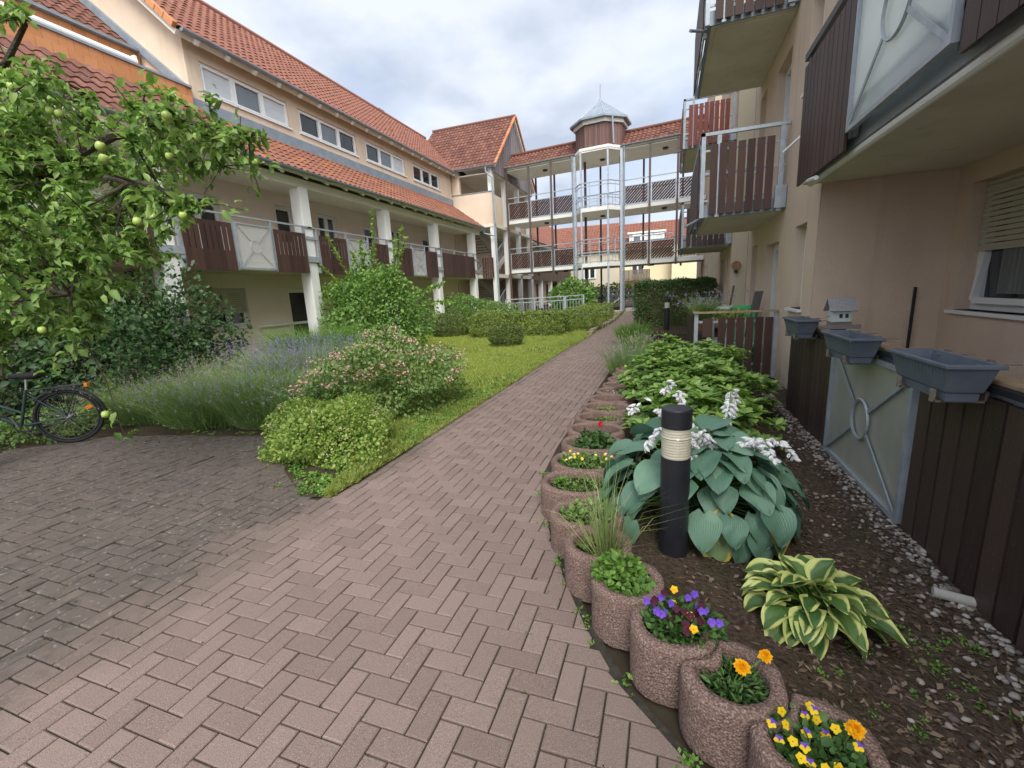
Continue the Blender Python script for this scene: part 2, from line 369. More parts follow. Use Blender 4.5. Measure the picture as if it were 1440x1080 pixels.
    def left(N, L):
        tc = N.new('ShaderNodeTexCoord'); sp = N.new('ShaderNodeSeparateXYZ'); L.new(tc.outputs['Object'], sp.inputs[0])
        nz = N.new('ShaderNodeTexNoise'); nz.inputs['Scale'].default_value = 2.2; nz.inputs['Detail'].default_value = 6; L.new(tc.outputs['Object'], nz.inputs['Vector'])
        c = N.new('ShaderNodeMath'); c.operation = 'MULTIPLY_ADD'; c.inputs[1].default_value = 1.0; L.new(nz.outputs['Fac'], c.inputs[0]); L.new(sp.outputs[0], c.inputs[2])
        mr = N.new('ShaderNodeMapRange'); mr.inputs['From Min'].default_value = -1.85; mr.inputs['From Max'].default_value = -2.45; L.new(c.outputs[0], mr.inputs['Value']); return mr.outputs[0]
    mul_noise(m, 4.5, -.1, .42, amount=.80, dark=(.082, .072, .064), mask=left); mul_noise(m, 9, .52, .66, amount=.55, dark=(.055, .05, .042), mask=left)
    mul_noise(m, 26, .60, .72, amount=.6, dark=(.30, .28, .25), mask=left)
    mul_noise(m, 1.1, .52, .74, amount=.35, dark=(.16, .125, .105))
    M['paver'] = m
mk()

# ------------------------------------------------------------ foliage helpers
def sph(n, rs=RS):
    return nrm(rs.normal(size=(n, 3)))

def leaf_mesh(P, D, Nn, S, W=.3, fold=.12, droop=.15, simple=False):
    """one leaf per row: base P, direction D, upper side Nn, length S"""
    P = np.asarray(P, float); D = nrm(D); n = len(P); S = np.asarray(S, float).reshape(-1, 1) * np.ones((n, 1))
    side = nrm(np.cross(D, Nn)); up = nrm(np.cross(side, D))
    W = np.asarray(W, float).reshape(-1, 1) * np.ones((n, 1))
    if simple:
        T = [(0, 0, 0), (.5, -1, .0), (1, 0, -droop), (.5, 1, .0)]
        F0 = [(0, 1, 2, 3)]
    else:
        T = [(0, 0, 0), (.32, -.92, fold), (.68, -.80, fold * .7 - droop * .3), (1, 0, -droop), (.68, .80, fold * .7 - droop * .3), (.32, .92, fold), (.5, 0, 0)]
    V = np.stack([P + S * (a * D + b * W * side + c * up) for a, b, c in T], 1)
    if simple:
        F = np.array(F0)[None] + (np.arange(n) * 4)[:, None, None]
        return V.reshape(-1, 3), F.reshape(-1, 4)
    tri = np.array([(0, 6, 1), (1, 6, 2), (6, 3, 2), (6, 4, 3), (5, 4, 6), (0, 5, 6)])
    F = tri[None] + (np.arange(n) * 7)[:, None, None]
    return V.reshape(-1, 3), F.reshape(-1, 3)

def join(parts):
    V = []; F = []; b = 0
    for v, f in parts:
        V.append(v); F.append(f + b); b += len(v)
    return np.concatenate(V), np.concatenate(F)

def lump(d, seed, k=4, amp=.2):
    rs = np.random.RandomState(seed); a = np.zeros(len(d))
    for i in range(6):
        w = rs.normal(size=3) * k; a += np.sin(d @ w + rs.uniform(0, 6.28))
    return 1 + amp * a / 2.4

def crown(c, rad, n, size, seed, W=.33, amp=.2, k=4, shell=.3, upb=.5, simple=False, zmin=None, flat=0., sv=.35):
    """leaves spread through the outer volume of a lumpy ellipsoid"""
    rs = np.random.RandomState(seed); d = sph(int(n * 1.5), rs); d = d[d[:, 2] > -.75][:n]; n = len(d)
    r = (1 - shell * np.abs(rs.normal(size=n)) ** 1.2 * .8) * lump(d, seed + 5, k, amp); r = np.maximum(r, .15)
    rad = np.array(rad, float); P = np.array(c) + d * rad * r[:, None]
    if zmin is not None: P[:, 2] = np.maximum(P[:, 2], zmin + rs.uniform(0, .06, n))
    out = nrm(d / rad); D = nrm(out * .7 + sph(n, rs) * .75 + np.array([0, 0, upb * .5])); Nn = nrm(out * .6 + np.array([0, 0, upb]) + sph(n, rs) * .55)
    S = size * (1 + sv * rs.normal(size=n)).clip(.45, 1.8)
    return leaf_mesh(P, D, Nn, S, W, simple=simple)

def stems_mb(base, tips, r=.012, seed=1):
    mb = MB(); rs = np.random.RandomState(seed)
    for t in tips:
        b = np.array(base) + rs.normal(size=3) * [.06, .06, 0]; t = np.array(t, float)
        m = (b + t) / 2 + rs.normal(size=3) * .06 * np.linalg.norm(t - b)
        mb.tube([b, m, t], [r, r * .7, r * .35], 5)
    return mb

def bush(name, label, cat, c, rad, n, size, mat, seed, W=.33, amp=.18, k=4, shell=.3, group=None, simple=False, core=.72, stem=True, upb=.5, thing_=None):
    """c: centre; stands on the ground below it"""
    g = gz(c[1]); t = thing_ or thing(name, label, cat, (c[0], c[1], g), group)
    V, F = crown(c, rad, n, size, seed, W, amp, k, shell, upb, simple, zmin=g)
    np_mesh('foliage', V, F, mat, t)
    if stem:
        d = sph(14, np.random.RandomState(seed + 1)); d[:, 2] = np.abs(d[:, 2])
        stems_mb((c[0], c[1], g), [np.array(c) + q * np.array(rad) * .7 for q in d], .014, seed).build('stem', MAT['twig'], t)
    return t

def blades(C, rad, n, h, seed, lean=.5, w=.006, hv=.38, bow=.3):
    """narrow upright blades from a tuft: two quads each"""
    rs = np.random.RandomState(seed); a = rs.uniform(0, 6.283, n); q = np.sqrt(rs.uniform(0, 1, n))
    B = np.array(C) + np.stack([np.cos(a) * q * rad[0], np.sin(a) * q * rad[1], np.zeros(n)], 1)
    o = np.stack([np.cos(a) * q + rs.normal(size=n) * .35, np.sin(a) * q + rs.normal(size=n) * .35, np.zeros(n)], 1)
    H = h * (1 + hv * rs.normal(size=n)).clip(.4, 1.6)
    o = o + .25 * rs.normal(size=(n, 3)) * [1, 1, 0]
    M1 = B + o * (lean * H * .35)[:, None] + UP * (H * .6)[:, None]; T = B + o * (lean * H * (.75 + bow * .4))[:, None] + UP * (H * (1 - bow * .3))[:, None]
    s = nrm(np.stack([np.sin(a) + rs.normal(size=n) * .6, np.cos(a) + rs.normal(size=n) * .6, np.zeros(n)], 1)) * w
    V = np.stack([B - s, B + s, M1 + s * .8, M1 - s * .8, T], 1).reshape(-1, 3)
    F = np.array([(0, 1, 2), (0, 2, 3), (3, 2, 4)])[None] + (np.arange(n) * 5)[:, None, None]
    return V, F.reshape(-1, 3), T
# ------------------------------------------------------------ camera, light, sky
cam = bpy.data.cameras.new('camera'); cam.lens = 15.331; cam.sensor_width = 36; cam.sensor_fit = 'HORIZONTAL'; cam.clip_end = 400; cam.clip_start = .05
co = bpy.data.objects.new('camera', cam); COL.objects.link(co)
def cam_matrix(p, y, r):
    cy, sy, cp, sp, cr, sr = math.cos(y), math.sin(y), math.cos(p), math.sin(p), math.cos(r), math.sin(r)
    B = np.array([[1, 0, 0], [0, 0, -1], [0, 1, 0.]]) @ np.array([[cy, sy, 0], [-sy, cy, 0], [0, 0, 1]])
    Rm = np.array([[cr, -sr, 0], [sr, cr, 0], [0, 0, 1]]) @ np.array([[1, 0, 0], [0, cp, -sp], [0, sp, cp]]) @ B
    return Matrix(((Rm[0][0], -Rm[1][0], -Rm[2][0], 0), (Rm[0][1], -Rm[1][1], -Rm[2][1], 0), (Rm[0][2], -Rm[1][2], -Rm[2][2], 1.6), (0, 0, 0, 1)))
co.matrix_world = cam_matrix(2.04924415e-01, 3.46382560e-01, -5.13590469e-02)
sc.camera = co
SUN_EL, SUN_AZ = R_(50), R_(158)          # azimuth clockwise from +Y: the sun stands behind the camera, a little to its right
sl = bpy.data.lights.new('sun', 'SUN'); sl.energy = 2.0; sl.angle = R_(28); sl.color = (1, .965, .90)
so = bpy.data.objects.new('sun', sl); COL.objects.link(so)
sd = Vector((math.sin(SUN_AZ) * math.cos(SUN_EL), math.cos(SUN_AZ) * math.cos(SUN_EL), math.sin(SUN_EL)))
so.rotation_euler = sd.to_track_quat('Z', 'Y').to_euler()
w = bpy.data.worlds.new('World'); sc.world = w; w.use_nodes = True
def sky():
    nt = w.node_tree; N = nt.nodes; L = nt.links; N.clear()
    out = N.new('ShaderNodeOutputWorld'); bg = N.new('ShaderNodeBackground'); bg.inputs['Strength'].default_value = .1
    sk = N.new('ShaderNodeTexSky'); sk.sky_type = 'NISHITA'; sk.sun_disc = False; sk.sun_elevation = SUN_EL; sk.sun_rotation = SUN_AZ
    tc = N.new('ShaderNodeTexCoord'); sep = N.new('ShaderNodeSeparateXYZ'); L.new(tc.outputs['Generated'], sep.inputs[0])
    # clouds lie on a flat layer: divide the direction by its height
    h = N.new('ShaderNodeMath'); h.operation = 'MAXIMUM'; h.inputs[1].default_value = .0; L.new(sep.outputs[2], h.inputs[0])
    h2 = N.new('ShaderNodeMath'); h2.operation = 'ADD'; h2.inputs[1].default_value = .22; L.new(h.outputs[0], h2.inputs[0])
    dv = N.new('ShaderNodeVectorMath'); dv.operation = 'DIVIDE'; L.new(tc.outputs['Generated'], dv.inputs[0])
    cb = N.new('ShaderNodeCombineXYZ')
    for i in range(3): L.new(h2.outputs[0], cb.inputs[i])
    L.new(cb.outputs[0], dv.inputs[1])
    n1 = N.new('ShaderNodeTexNoise'); n1.inputs['Scale'].default_value = 1.35; n1.inputs['Detail'].default_value = 7; n1.inputs['Roughness'].default_value = .5; n1.inputs['Distortion'].default_value = .3
    L.new(dv.outputs[0], n1.inputs['Vector'])
    cov = N.new('ShaderNodeMapRange'); cov.inputs['From Min'].default_value = .30; cov.inputs['From Max'].default_value = .52; L.new(n1.outputs['Fac'], cov.inputs['Value'])
    mp = N.new('ShaderNodeMapping'); mp.inputs['Location'].default_value = (3.1, 1.2, 0); L.new(dv.outputs[0], mp.inputs['Vector'])
    n2 = N.new('ShaderNodeTexNoise'); n2.inputs['Scale'].default_value = 1.75; n2.inputs['Detail'].default_value = 6; n2.inputs['Roughness'].default_value = .48; L.new(mp.outputs[0], n2.inputs['Vector'])
    cr = N.new('ShaderNodeValToRGB'); e = cr.color_ramp.elements
    e[0].position = .42; e[0].color = (2.75, 3.2, 4.0, 1); e[1].position = .58; e[1].color = (4.9, 5.25, 5.9, 1)
    L.new(n2.outputs['Fac'], cr.inputs['Fac'])
    mx = N.new('ShaderNodeMix'); mx.data_type = 'RGBA'; L.new(cov.outputs[0], mx.inputs[0])
    th = N.new('ShaderNodeMix'); th.data_type = 'RGBA'; th.inputs[0].default_value = .78; th.inputs[7].default_value = (3.7, 4.4, 5.7, 1); L.new(sk.outputs[0], th.inputs[6])
    L.new(th.outputs[2], mx.inputs[6]); L.new(cr.outputs['Color'], mx.inputs[7])
    # brighter, milkier towards the horizon
    hz = N.new('ShaderNodeMapRange'); hz.inputs['From Min'].default_value = .62; hz.inputs['From Max'].default_value = .10; hz.inputs['To Max'].default_value = .35; L.new(sep.outputs[2], hz.inputs['Value'])
    m2 = N.new('ShaderNodeMix'); m2.data_type = 'RGBA'; L.new(hz.outputs[0], m2.inputs[0]); L.new(mx.outputs[2], m2.inputs[6]); m2.inputs[7].default_value = (4.3, 4.8, 5.65, 1)
    # fill glow added to unseen sky, off the sun, to lighten gallery and recess
    dp = N.new('ShaderNodeVectorMath'); dp.operation = 'DOT_PRODUCT'; L.new(tc.outputs['Generated'], dp.inputs[0]); dp.inputs[1].default_value = (.527, -.627, .574)
    mx0 = N.new('ShaderNodeMath'); mx0.operation = 'MAXIMUM'; mx0.inputs[1].default_value = 0; L.new(dp.outputs['Value'], mx0.inputs[0])
    pw = N.new('ShaderNodeMath'); pw.operation = 'POWER'; pw.inputs[1].default_value = 2.2; L.new(mx0.outputs[0], pw.inputs[0])
    gl = N.new('ShaderNodeMix'); gl.data_type = 'RGBA'; gl.blend_type = 'ADD'; gl.inputs[7].default_value = (12.5, 12.3, 11.9, 1); L.new(pw.outputs[0], gl.inputs[0]); L.new(m2.outputs[2], gl.inputs[6])
    L.new(gl.outputs[2], bg.inputs['Color']); L.new(bg.outputs[0], out.inputs['Surface'])
sky()
sc.view_settings.view_transform = 'Standard'; sc.view_settings.look = 'None'; sc.view_settings.exposure = .9; sc.view_settings.gamma = 1
sc.render.engine = 'CYCLES'; sc.cycles.max_bounces = 6; sc.cycles.diffuse_bounces = 4; sc.cycles.glossy_bounces = 2; sc.cycles.transmission_bounces = 3
sc.cycles.use_denoising = True

# ------------------------------------------------------------ ground sheets
def sheet(name, pts, z, mat, n=1):
    """flat polygon that follows the gentle rise of the site"""
    m = MB(); m.poly([(x, y, z + gz(y)) for x, y in pts]); o = m.build(name, mat); return tag(o, kind='structure')
def strip_sheet(name, rows, z, mat):
    """rows of (y, x0, x1)"""
    m = MB()
    for (y0, a0, b0), (y1, a1, b1) in zip(rows, rows[1:]):
        m.quad((a0, y0, z + gz(y0)), (b0, y0, z + gz(y0)), (b1, y1, z + gz(y1)), (a1, y1, z + gz(y1)))
    return tag(m.build(name, mat), kind='structure')
gm = MB()
ys = [-60, -8, 0, 6, 13.5] + [13.5 + i * .75 for i in range(1, 15)] + [40, 160]
for a, b in zip(ys, ys[1:]):
    gm.quad((-120, a, gz(a) - .05), (120, a, gz(a) - .05), (120, b, gz(b) - .05), (-120, b, gz(b) - .05))
tag(gm.build('ground', MAT['ground']), kind='structure')

# region of the paving: wide court in front, path along the beds
EDGE = [(-12, 1.7), (-9, 2.2), (-7.75, 2.6), (-7.3, 3.35), (-6.1, 3.68), (-5.1, 3.8), (-4.5, 3.95), (-4.1, 3.6), (-3.5, 3.02), (-2.9, 2.62), (-2.62, 2.66)]
RIM = [(.70, .3), (.46, .92), (.30, 1.14), (.07, 1.33), (-.16, 1.55), (-.36, 1.85), (-.52, 2.15), (-.72, 2.6), (-.90, 3.05), (-1.02, 3.5), (-1.06, 4.3), (-1.06, 6.0), (-1.04, 9.), (-.98, 13), (-1.2, 15.5), (-1.2, 24)]
def xr(y): return float(np.interp(y, [q[1] for q in RIM], [q[0] for q in RIM]))
def xl(y): return float(np.interp(y, [2.66, 12.5, 16, 19, 24], [-2.62, -2.62, -2.45, -2.1, -1.95]))
def y_edge(x): return float(np.interp(x, [q[0] for q in EDGE], [q[1] for q in EDGE]))
def inside(x, y):
    if y < .35: return -11.5 < x < 1.6
    if x > xr(y) - .01 or y > 23.9: return False
    if x >= -2.62 or y > 4.1: return x > xl(y) + (.01 if y > 2.66 else -9)
    return y < y_edge(x) and x > -11.5
def clip_half(poly, p, n):
    """keep the part of poly where (q-p).n <= 0"""
    out = []
    for i, a in enumerate(poly):
        b = poly[(i + 1) % len(poly)]
        da = (a[0]-p[0])*n[0] + (a[1]-p[1])*n[1]; db = (b[0]-p[0])*n[0] + (b[1]-p[1])*n[1]
        if da <= 0: out.append(a)
        if da * db < 0:
            t = da / (da - db); out.append((a[0]+(b[0]-a[0])*t, a[1]+(b[1]-a[1])*t))
    return out
EDGES = []
def paving():
    m = MB(); EDGES.clear(); bev = .0045; gap = .0032
    def stone(x0, y0, x1, y1, clip=True):
        p = [(x0+gap, y0+gap), (x1-gap, y0+gap), (x1-gap, y1-gap), (x0+gap, y1-gap)]
        cx, cy = (x0+x1)/2, (y0+y1)/2
        if cx < -2.65: e_ = .0022*rnd.random(); p = [(p[0][0]+e_, p[0][1]+e_), (p[1][0]-e_, p[1][1]+e_), (p[2][0]-e_, p[2][1]-e_), (p[3][0]+e_, p[3][1]-e_)]
        if clip:
            for x, y in ((x0, y0), (x1, y1), (x0, y1), (x1, y0)):
                if y > .4 and x > xr(y) - .01:
                    i = min(range(len(RIM)-1), key=lambda k: abs((RIM[k][1]+RIM[k+1][1])/2 - cy) if RIM[k][1] <= cy <= RIM[k+1][1] else 9)
                    a, b = RIM[i], RIM[i+1]; n = (b[1]-a[1], -(b[0]-a[0])); p = clip_half(p, a, n); break
        if clip and cy > 2.66 and -2.9 < x0 < xl(cy)+.10 and (y0 > y_edge(cx)-.1 or x1 > xl(cy)+.10):
            p = clip_half(p, (xl(cy)+.103, cy), (-1, 0))
        if len(p) < 3: return
        ar = abs(sum(p[i][0]*p[(i+1) % len(p)][1] - p[(i+1) % len(p)][0]*p[i][1] for i in range(len(p)))) / 2
        if ar < .0012: return
        g = gz(cy); wob = 1.9 if cx < -2.65 else 1.0; z = g + rnd.gauss(0, .0012)*wob; tx = rnd.gauss(0, .008)*wob; ty = rnd.gauss(0, .008)*wob + (gz(cy+.05)-gz(cy-.05))/.1
        EDGES.append((x0, y0, x1, y1)); k = len(p); mx = sum(q[0] for q in p)/k; my = sum(q[1] for q in p)/k
        tp = []
        for x, y in p:
            d = math.hypot(x-mx, y-my); s = max(0, 1 - bev*1.4/max(d, .01))
            tp.append((mx+(x-mx)*s, my+(y-my)*s))
        Z = lambda x, y, e: z + (x-mx)*tx + (y-my)*ty - e
        V = [(x, y, Z(x, y, 0)) for x, y in tp] + [(x, y, Z(x, y, .004)) for x, y in p] + [(x, y, Z(x, y, .03)) for x, y in p]
        F = [tuple(range(k))]
        for i in range(k):
            j = (i+1) % k; F.append((k+i, k+j, j, i)); F.append((2*k+i, 2*k+j, k+j, k+i))
        m.add(V, F)
    u = .1
    for i in range(-116, 17):
        for j in range(-14, 240):
            r = (i + j) % 4; x = i*u; y = j*u
            if x < -2.75 and y > 4.1: continue
            if r == 0: q = (x, y, x+2*u, y+u)
            elif r == 2: q = (x, y, x+u, y+2*u)
            else: continue
            cx, cy = (q[0]+q[2])/2, (q[1]+q[3])/2
            if inside(cx, cy) or (cx < -2.62 and inside(cx, cy-.14)) or (inside(q[0]+.02, q[1]+.02) and cx < xr(cy)+.12 and cx > -2.4): stone(*q)
    for k in range(103):                      # a row of stones laid lengthways along the lawn
        y = 2.66 + k*.205; x = xl(y + .1); stone(x, y, x+.1, y+.203, False)
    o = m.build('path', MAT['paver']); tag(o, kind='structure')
paving()
jm = MB()
jm.quad((-11.5, -1.4, -.012), (1.6, -1.4, -.012), (1.6, .35, -.012), (-11.5, .35, -.012))
yy = [.35, .92, 1.14, 1.33, 1.55, 1.85, 2.15, 2.6, 3.05, 3.5, 3.96]
for a, b in zip(yy, yy[1:]):
    jm.quad((-11.5, a, -.012), (xr(a)+.05, a, -.012), (xr(b)+.05, b, -.012), (-11.5, b, -.012))
yy = [3.96, 4.3, 6, 9, 13] + [13.5+i*.5 for i in range(22)]
for a, b in zip(yy, yy[1:]):
    jm.quad((xl(a), a, gz(a)-.012), (xr(a)+.05, a, gz(a)-.012), (xr(b)+.05, b, gz(b)-.012), (xl(b), b, gz(b)-.012))
tag(jm.build('paving_bed', MAT['joint']), kind='structure')

# soil of the planted beds on the left (covers the joint sheet beyond the paving edge)
sm = MB()
pts = EDGE[1:]
for (x0, y0), (x1, y1) in zip(pts, pts[1:]):
    sm.quad((x0, y0, .005), (x1, y1, .005), (x1, 9.2, .005), (x0, 9.2, .005))
tag(sm.build('left_bed_soil', MAT['ground']), kind='structure')
LAWN = [(y, max(-11.3, -2.65 - .95*(y-3.0)) if y < 9 else -11.2, xl(y) + .012) for y in [2.66, 3.2, 4, 5, 6, 7, 8, 9, 10, 12, 13.5, 14.5, 15.5, 16.5, 17.5, 18.5, 19.5, 21, 23.5]]
LAWN[0] = (2.66, -2.7, -2.63)
strip_sheet('lawn', LAWN, .007, MAT['lawn'])

# bed between the ring planters and the fence: slightly banked against the planters
bm = MB()
by_ = [-.8, .3, .92, 1.14, 1.33, 1.55, 1.85, 2.15, 2.6, 3.05, 3.5, 4.3, 5, 6, 7, 8, 9, 10.5, 12, 13.2]
def bed_z(x, y):
    t = (x - xr(y)) / max(1.45 - xr(y), .2)
    return gz(y) + .035 + .15 * max(0, 1 - t*1.5) ** 1.3 + .012*math.sin(9*x+2)*math.sin(7*y)
for a, b in zip(by_, by_[1:]):
    for k in range(3):
        c, d = a + (b-a)*k/3, a + (b-a)*(k+1)/3
        for i in range(14):
            s, t = i/14, (i+1)/14
            X = lambda f, y: xr(y)+.22 + f*((1.47 if y < 6.1 else 1.66)-xr(y)-.22)
            q = [(X(s, c), c), (X(t, c), c), (X(t, d), d), (X(s, d), d)]
            bm.quad(*[(x, y, bed_z(x, y)) for x, y in q])
tag(bm.build('planting_bed', MAT['bed'], smooth=True), kind='structure')
pv = MB(); pv.box(1.43, 2.9, -2, 6.3, -.04, .03); pv.box(.25, 1.66, 8.02, 13.9, -.04, .05)
tag(pv.build('patio_slab', MAT['concrete']), kind='structure')

tp = MB(); tp.poly([(-6.95+.3*math.cos(a*math.pi/12)*(1+.1*math.sin(a*2.3)), 2.05+.3*math.sin(a*math.pi/12)*(1+.1*math.cos(a*1.7)), .006) for a in range(24)])
tag(tp.build('tree_pit', MAT['soil']), kind='structure')
# ------------------------------------------------------------ building helpers
def slab(mb, o, u, n, a0, a1, z0, z1, d0, d1):
    o = np.array(o, float); u = np.array(u, float); n = np.array(n, float)
    P = lambda a, z, d: o + u*a + UP*z + n*d
    b = [P(a0, z0, d0), P(a1, z0, d0), P(a1, z0, d1), P(a0, z0, d1)]; t = [P(a0, z1, d0), P(a1, z1, d0), P(a1, z1, d1), P(a0, z1, d1)]
    if np.dot(np.cross(u, n), UP) < 0: b = b[::-1]; t = t[::-1]
    mb.hexa(b, t)

def window(par, o, u, n, a0, a1, z0, z1, lights=1, panes=('glass',), fr=.06, inset=.12, sill=True, shutter=0., transom=None, name='window', mat='pvc', door=False):
    """frame set 'inset' behind the wall face; each light has its own pane; optional roller shutter covering the upper share"""
    f = MB(); d0, d1 = -inset-.04, -inset+.02
    slab(f, o, u, n, a0, a1, z1-fr, z1, d0, d1); slab(f, o, u, n, a0, a1, z0, z0+fr, d0, d1)
    w = (a1-a0-fr)/lights
    xs = [a0 + i*w for i in range(lights+1)]
    for x in xs: slab(f, o, u, n, x, x+fr, z0+fr, z1-fr, d0, d1)
    for i in range(lights):                     # sashes stand proud of the frame
        A, B = xs[i]+fr, xs[i+1]
        s = .045
        for q in ((A, A+s, z0+fr, z1-fr), (B-s, B, z0+fr, z1-fr), (A+s, B-s, z0+fr, z0+fr+s), (A+s, B-s, z1-fr-s, z1-fr)):
            slab(f, o, u, n, *q, d0+.005, d1+.018)
        if transom:
            slab(f, o, u, n, A+s, B-s, transom-.04, transom+.04, d0+.003, d1+.015)
    fo = f.build(name, MAT[mat], par)
    for i in range(lights):
        g = MB(); slab(g, o, u, n, xs[i]+fr+.03, xs[i+1]-.03, z0+fr+.02, z1-fr-.02, d0+.012, d0+.02)
        g.build('pane', MAT[panes[i % len(panes)]], fo)
    if sill:
        s = MB(); slab(s, o, u, n, a0-.05, a1+.05, z0-.035, z0, -inset+.0, .05); s.build('sill', MAT['pvc'], fo)
    if shutter:
        s = MB(); zc = z1 - (z1-z0)*shutter; k = int((z1-zc)/.05)
        for i in range(k):
            za = zc + (z1-zc)*i/k; zb = zc + (z1-zc)*(i+1)/k
            P = [(za+.004, d1+.020), (za+.004, d1+.028), ((za+zb)/2, d1+.034), (zb-.004, d1+.028), (zb-.004, d1+.020)]
            oo = np.array(o, float); uu = np.array(u, float); nn = np.array(n, float)
            s.prism([oo + uu*(a0+fr*.6) + UP*z + nn*d for z, d in P], uu*(a1-a0-fr*1.2))
        slab(s, o, u, n, a0+fr*.6, a1-fr*.6, zc-.02, zc+.004, d1+.018, d1+.036)
        s.build('roller_shutter', MAT['shutter'], fo)
    return fo

def tiles(mb, o, u, s, W, Ls, tw=.22, tl=.33, cut=None):
    """pantiled slope: o at the eave corner, u along the eave, s up the slope"""
    o = np.array(o, float); u = nrm(u); s = nrm(s); n = np.cross(u, s); n = n if n[2] > 0 else -n
    nu = max(1, int(round(W/tw))); nv = max(1, int(round(Ls/tl))); tw = W/nu; tl = Ls/nv
    T = [(0, .004), (.2, .034), (.42, .040), (.62, .012), (.82, -.004), (1.0, .004)]
    for j in range(nv):
        for i in range(nu):
            if cut and cut(i*tw, (j+.5)*tl): continue
            e = rnd.gauss(0, .003)
            b = o + u*(i*tw) + s*(j*tl)
            lo = [b + u*(t*tw) + n*(h + .030 + e) for t, h in T]; hi = [b + u*(t*tw) + s*(tl*1.03) + n*(h + .002 + e) for t, h in T]
            fl = [b + u*(t*tw) + n*(h + .008) for t, h in T]
            k = len(T); F = []
            for q in range(k-1): F.append((q, q+1, k+q+1, k+q)); F.append((2*k+q, 2*k+q+1, q+1, q))
            mb.add(lo + hi + fl, F)
    return mb

def roof_body(mb, o, u, s, W, Ls, th=.14):
    o = np.array(o, float); u = nrm(u); s = nrm(s); n = np.cross(u, s); n = n if n[2] > 0 else -n
    q = [o, o+u*W, o+u*W+s*Ls, o+s*Ls]
    b = [p - n*th for p in q]
    if np.dot(np.cross(q[1]-q[0], q[3]-q[0]), n) < 0: q = q[::-1]; b = b[::-1]
    mb.hexa(b, q); return mb

def gutter(par, p, q, r=.07, name='gutter', mat='zinc'):
    """half-round gutter"""
    m = MB(); p = np.array(p, float); q = np.array(q, float); d = nrm(q-p); a = nrm(np.cross(d, UP)); V = []; F = []
    K = 9
    for e in (p, q):
        for k in range(K):
            t = math.pi*k/(K-1); V.append(e + a*(math.cos(t)*r) - UP*(math.sin(t)*r))
        for k in range(K):
            t = math.pi*k/(K-1); V.append(e + a*(math.cos(t)*(r-.008)) - UP*(math.sin(t)*(r-.008)))
    for k in range(K-1):
        F.append((k, k+1, 2*K+k+1, 2*K+k)); F.append((K+k+1, K+k, 3*K+k, 3*K+k+1))
    for b in (0, 2*K):
        F.append(tuple(range(b, b+K))); 
    F += [(0, 2*K, 3*K, K), (K-1, 2*K-1, 4*K-1, 3*K-1)]
    m.add(V, F); return m.build(name, MAT[mat], par)

def slats(mb, o, u, n, a0, a1, z0, z1, w=.115, gap=.012, th=.022, d=0., slot=None):
    """upright boards; every board is its own island; slot = (z0, z1, inset): a stretch where the boards are cut narrower"""
    k = max(1, int(round((a1-a0)/(w+gap)))); st = (a1-a0)/k
    for i in range(k):
        if slot:
            l, r = a0+i*st+gap/2, a0+(i+1)*st-gap/2; s0, s1, e = slot; zt = z1 + rnd.gauss(0, .003)
            el = e if i else 0; er = e if i < k-1 else 0
            pts = [(l, z0), (r, z0), (r, s0), (r-er, s0+.01), (r-er, s1-.01), (r, s1), (r, zt), (l, zt), (l, s1), (l+el, s1-.01), (l+el, s0+.01), (l, s0)]
            if not er: pts = [p for q, p in enumerate(pts) if q not in (2, 3, 4, 5)]
            if not el: pts = pts[:-4]
            oo = np.array(o, float); uu = np.array(u, float); nn = np.array(n, float)
            mb.prism([oo + uu*a + UP*z + nn*d for a, z in pts], nn*th); continue
        slab(mb, o, u, n, a0+i*st+gap/2, a0+(i+1)*st-gap/2, z0, z1 + (rnd.gauss(0, .003)), d, d+th)

def xpanel(par, o, u, n, a0, a1, z0, z1, glass='frost', ring=.19, name='glass_panel', bw=.03):
    """framed frosted pane with crossing bars and a ring in the middle"""
    f = MB(); t = .035
    for q in ((a0, a0+t, z0, z1), (a1-t, a1, z0, z1), (a0+t, a1-t, z0, z0+t), (a0+t, a1-t, z1-t, z1)): slab(f, o, u, n, *q, -.012, .028)
    oo = np.array(o, float); uu = np.array(u, float); nn = np.array(n, float)
    P = lambda a, z, d=.022: oo + uu*a + UP*z + nn*d
    ca, cz = (a0+a1)/2, (z0+z1)/2
    for x, z in ((a0+t, z0+t), (a1-t, z0+t), (a0+t, z1-t), (a1-t, z1-t)):
        v = np.array([x-ca, z-cz]); v = v/np.linalg.norm(v)*ring
        f.bar(P(x, z), P(ca+v[0], cz+v[1]), bw, .010, up=nn)
    f.ring(P(ca, cz), ring, bw*.4, axis=nn, n=28, m=5)
    fo = f.build(name, MAT['galv'], par)
    g = MB(); slab(g, o, u, n, a0+t*.6, a1-t*.6, z0+t*.6, z1-t*.6, -.004, .004); g.build('pane', MAT[glass], fo)
    return fo

# ------------------------------------------------------------ left wing: three storeys, open gallery on the first floor, long dormer above
GX, WX = -10.0, -11.4
X1 = (0, 1, 0); NX = (1, 0, 0)
B = thing('apartment_building', 'beige apartment wing with open gallery, white columns and two tiers of orange tiled roof', 'building', (-12, 12, 0))
Y0, Y1 = .5, 23.3
gal = [  # (y0, y1, z0, z1, lights, panes, kind)
    (8.0, 9.22, 2.72, 4.52, 2, ('glass', 'glass'), 'win'), (4.2, 5.4, 3.5, 4.5, 2, ('blind', 'glass'), 'win'), (11.02, 11.75, 3.45, 4.62, 1, ('glass',), 'win'),
    (12.80, 13.75, 2.72, 4.62, 2, ('glass', 'glass'), 'door'), (15.25, 16.05, 3.45, 4.50, 1, ('glass',), 'win'), (17.1, 18.0, 2.72, 4.6, 2, ('glass', 'glass'), 'door'), (19.75, 20.55, 2.72, 4.5, 1, ('glass',), 'door')]
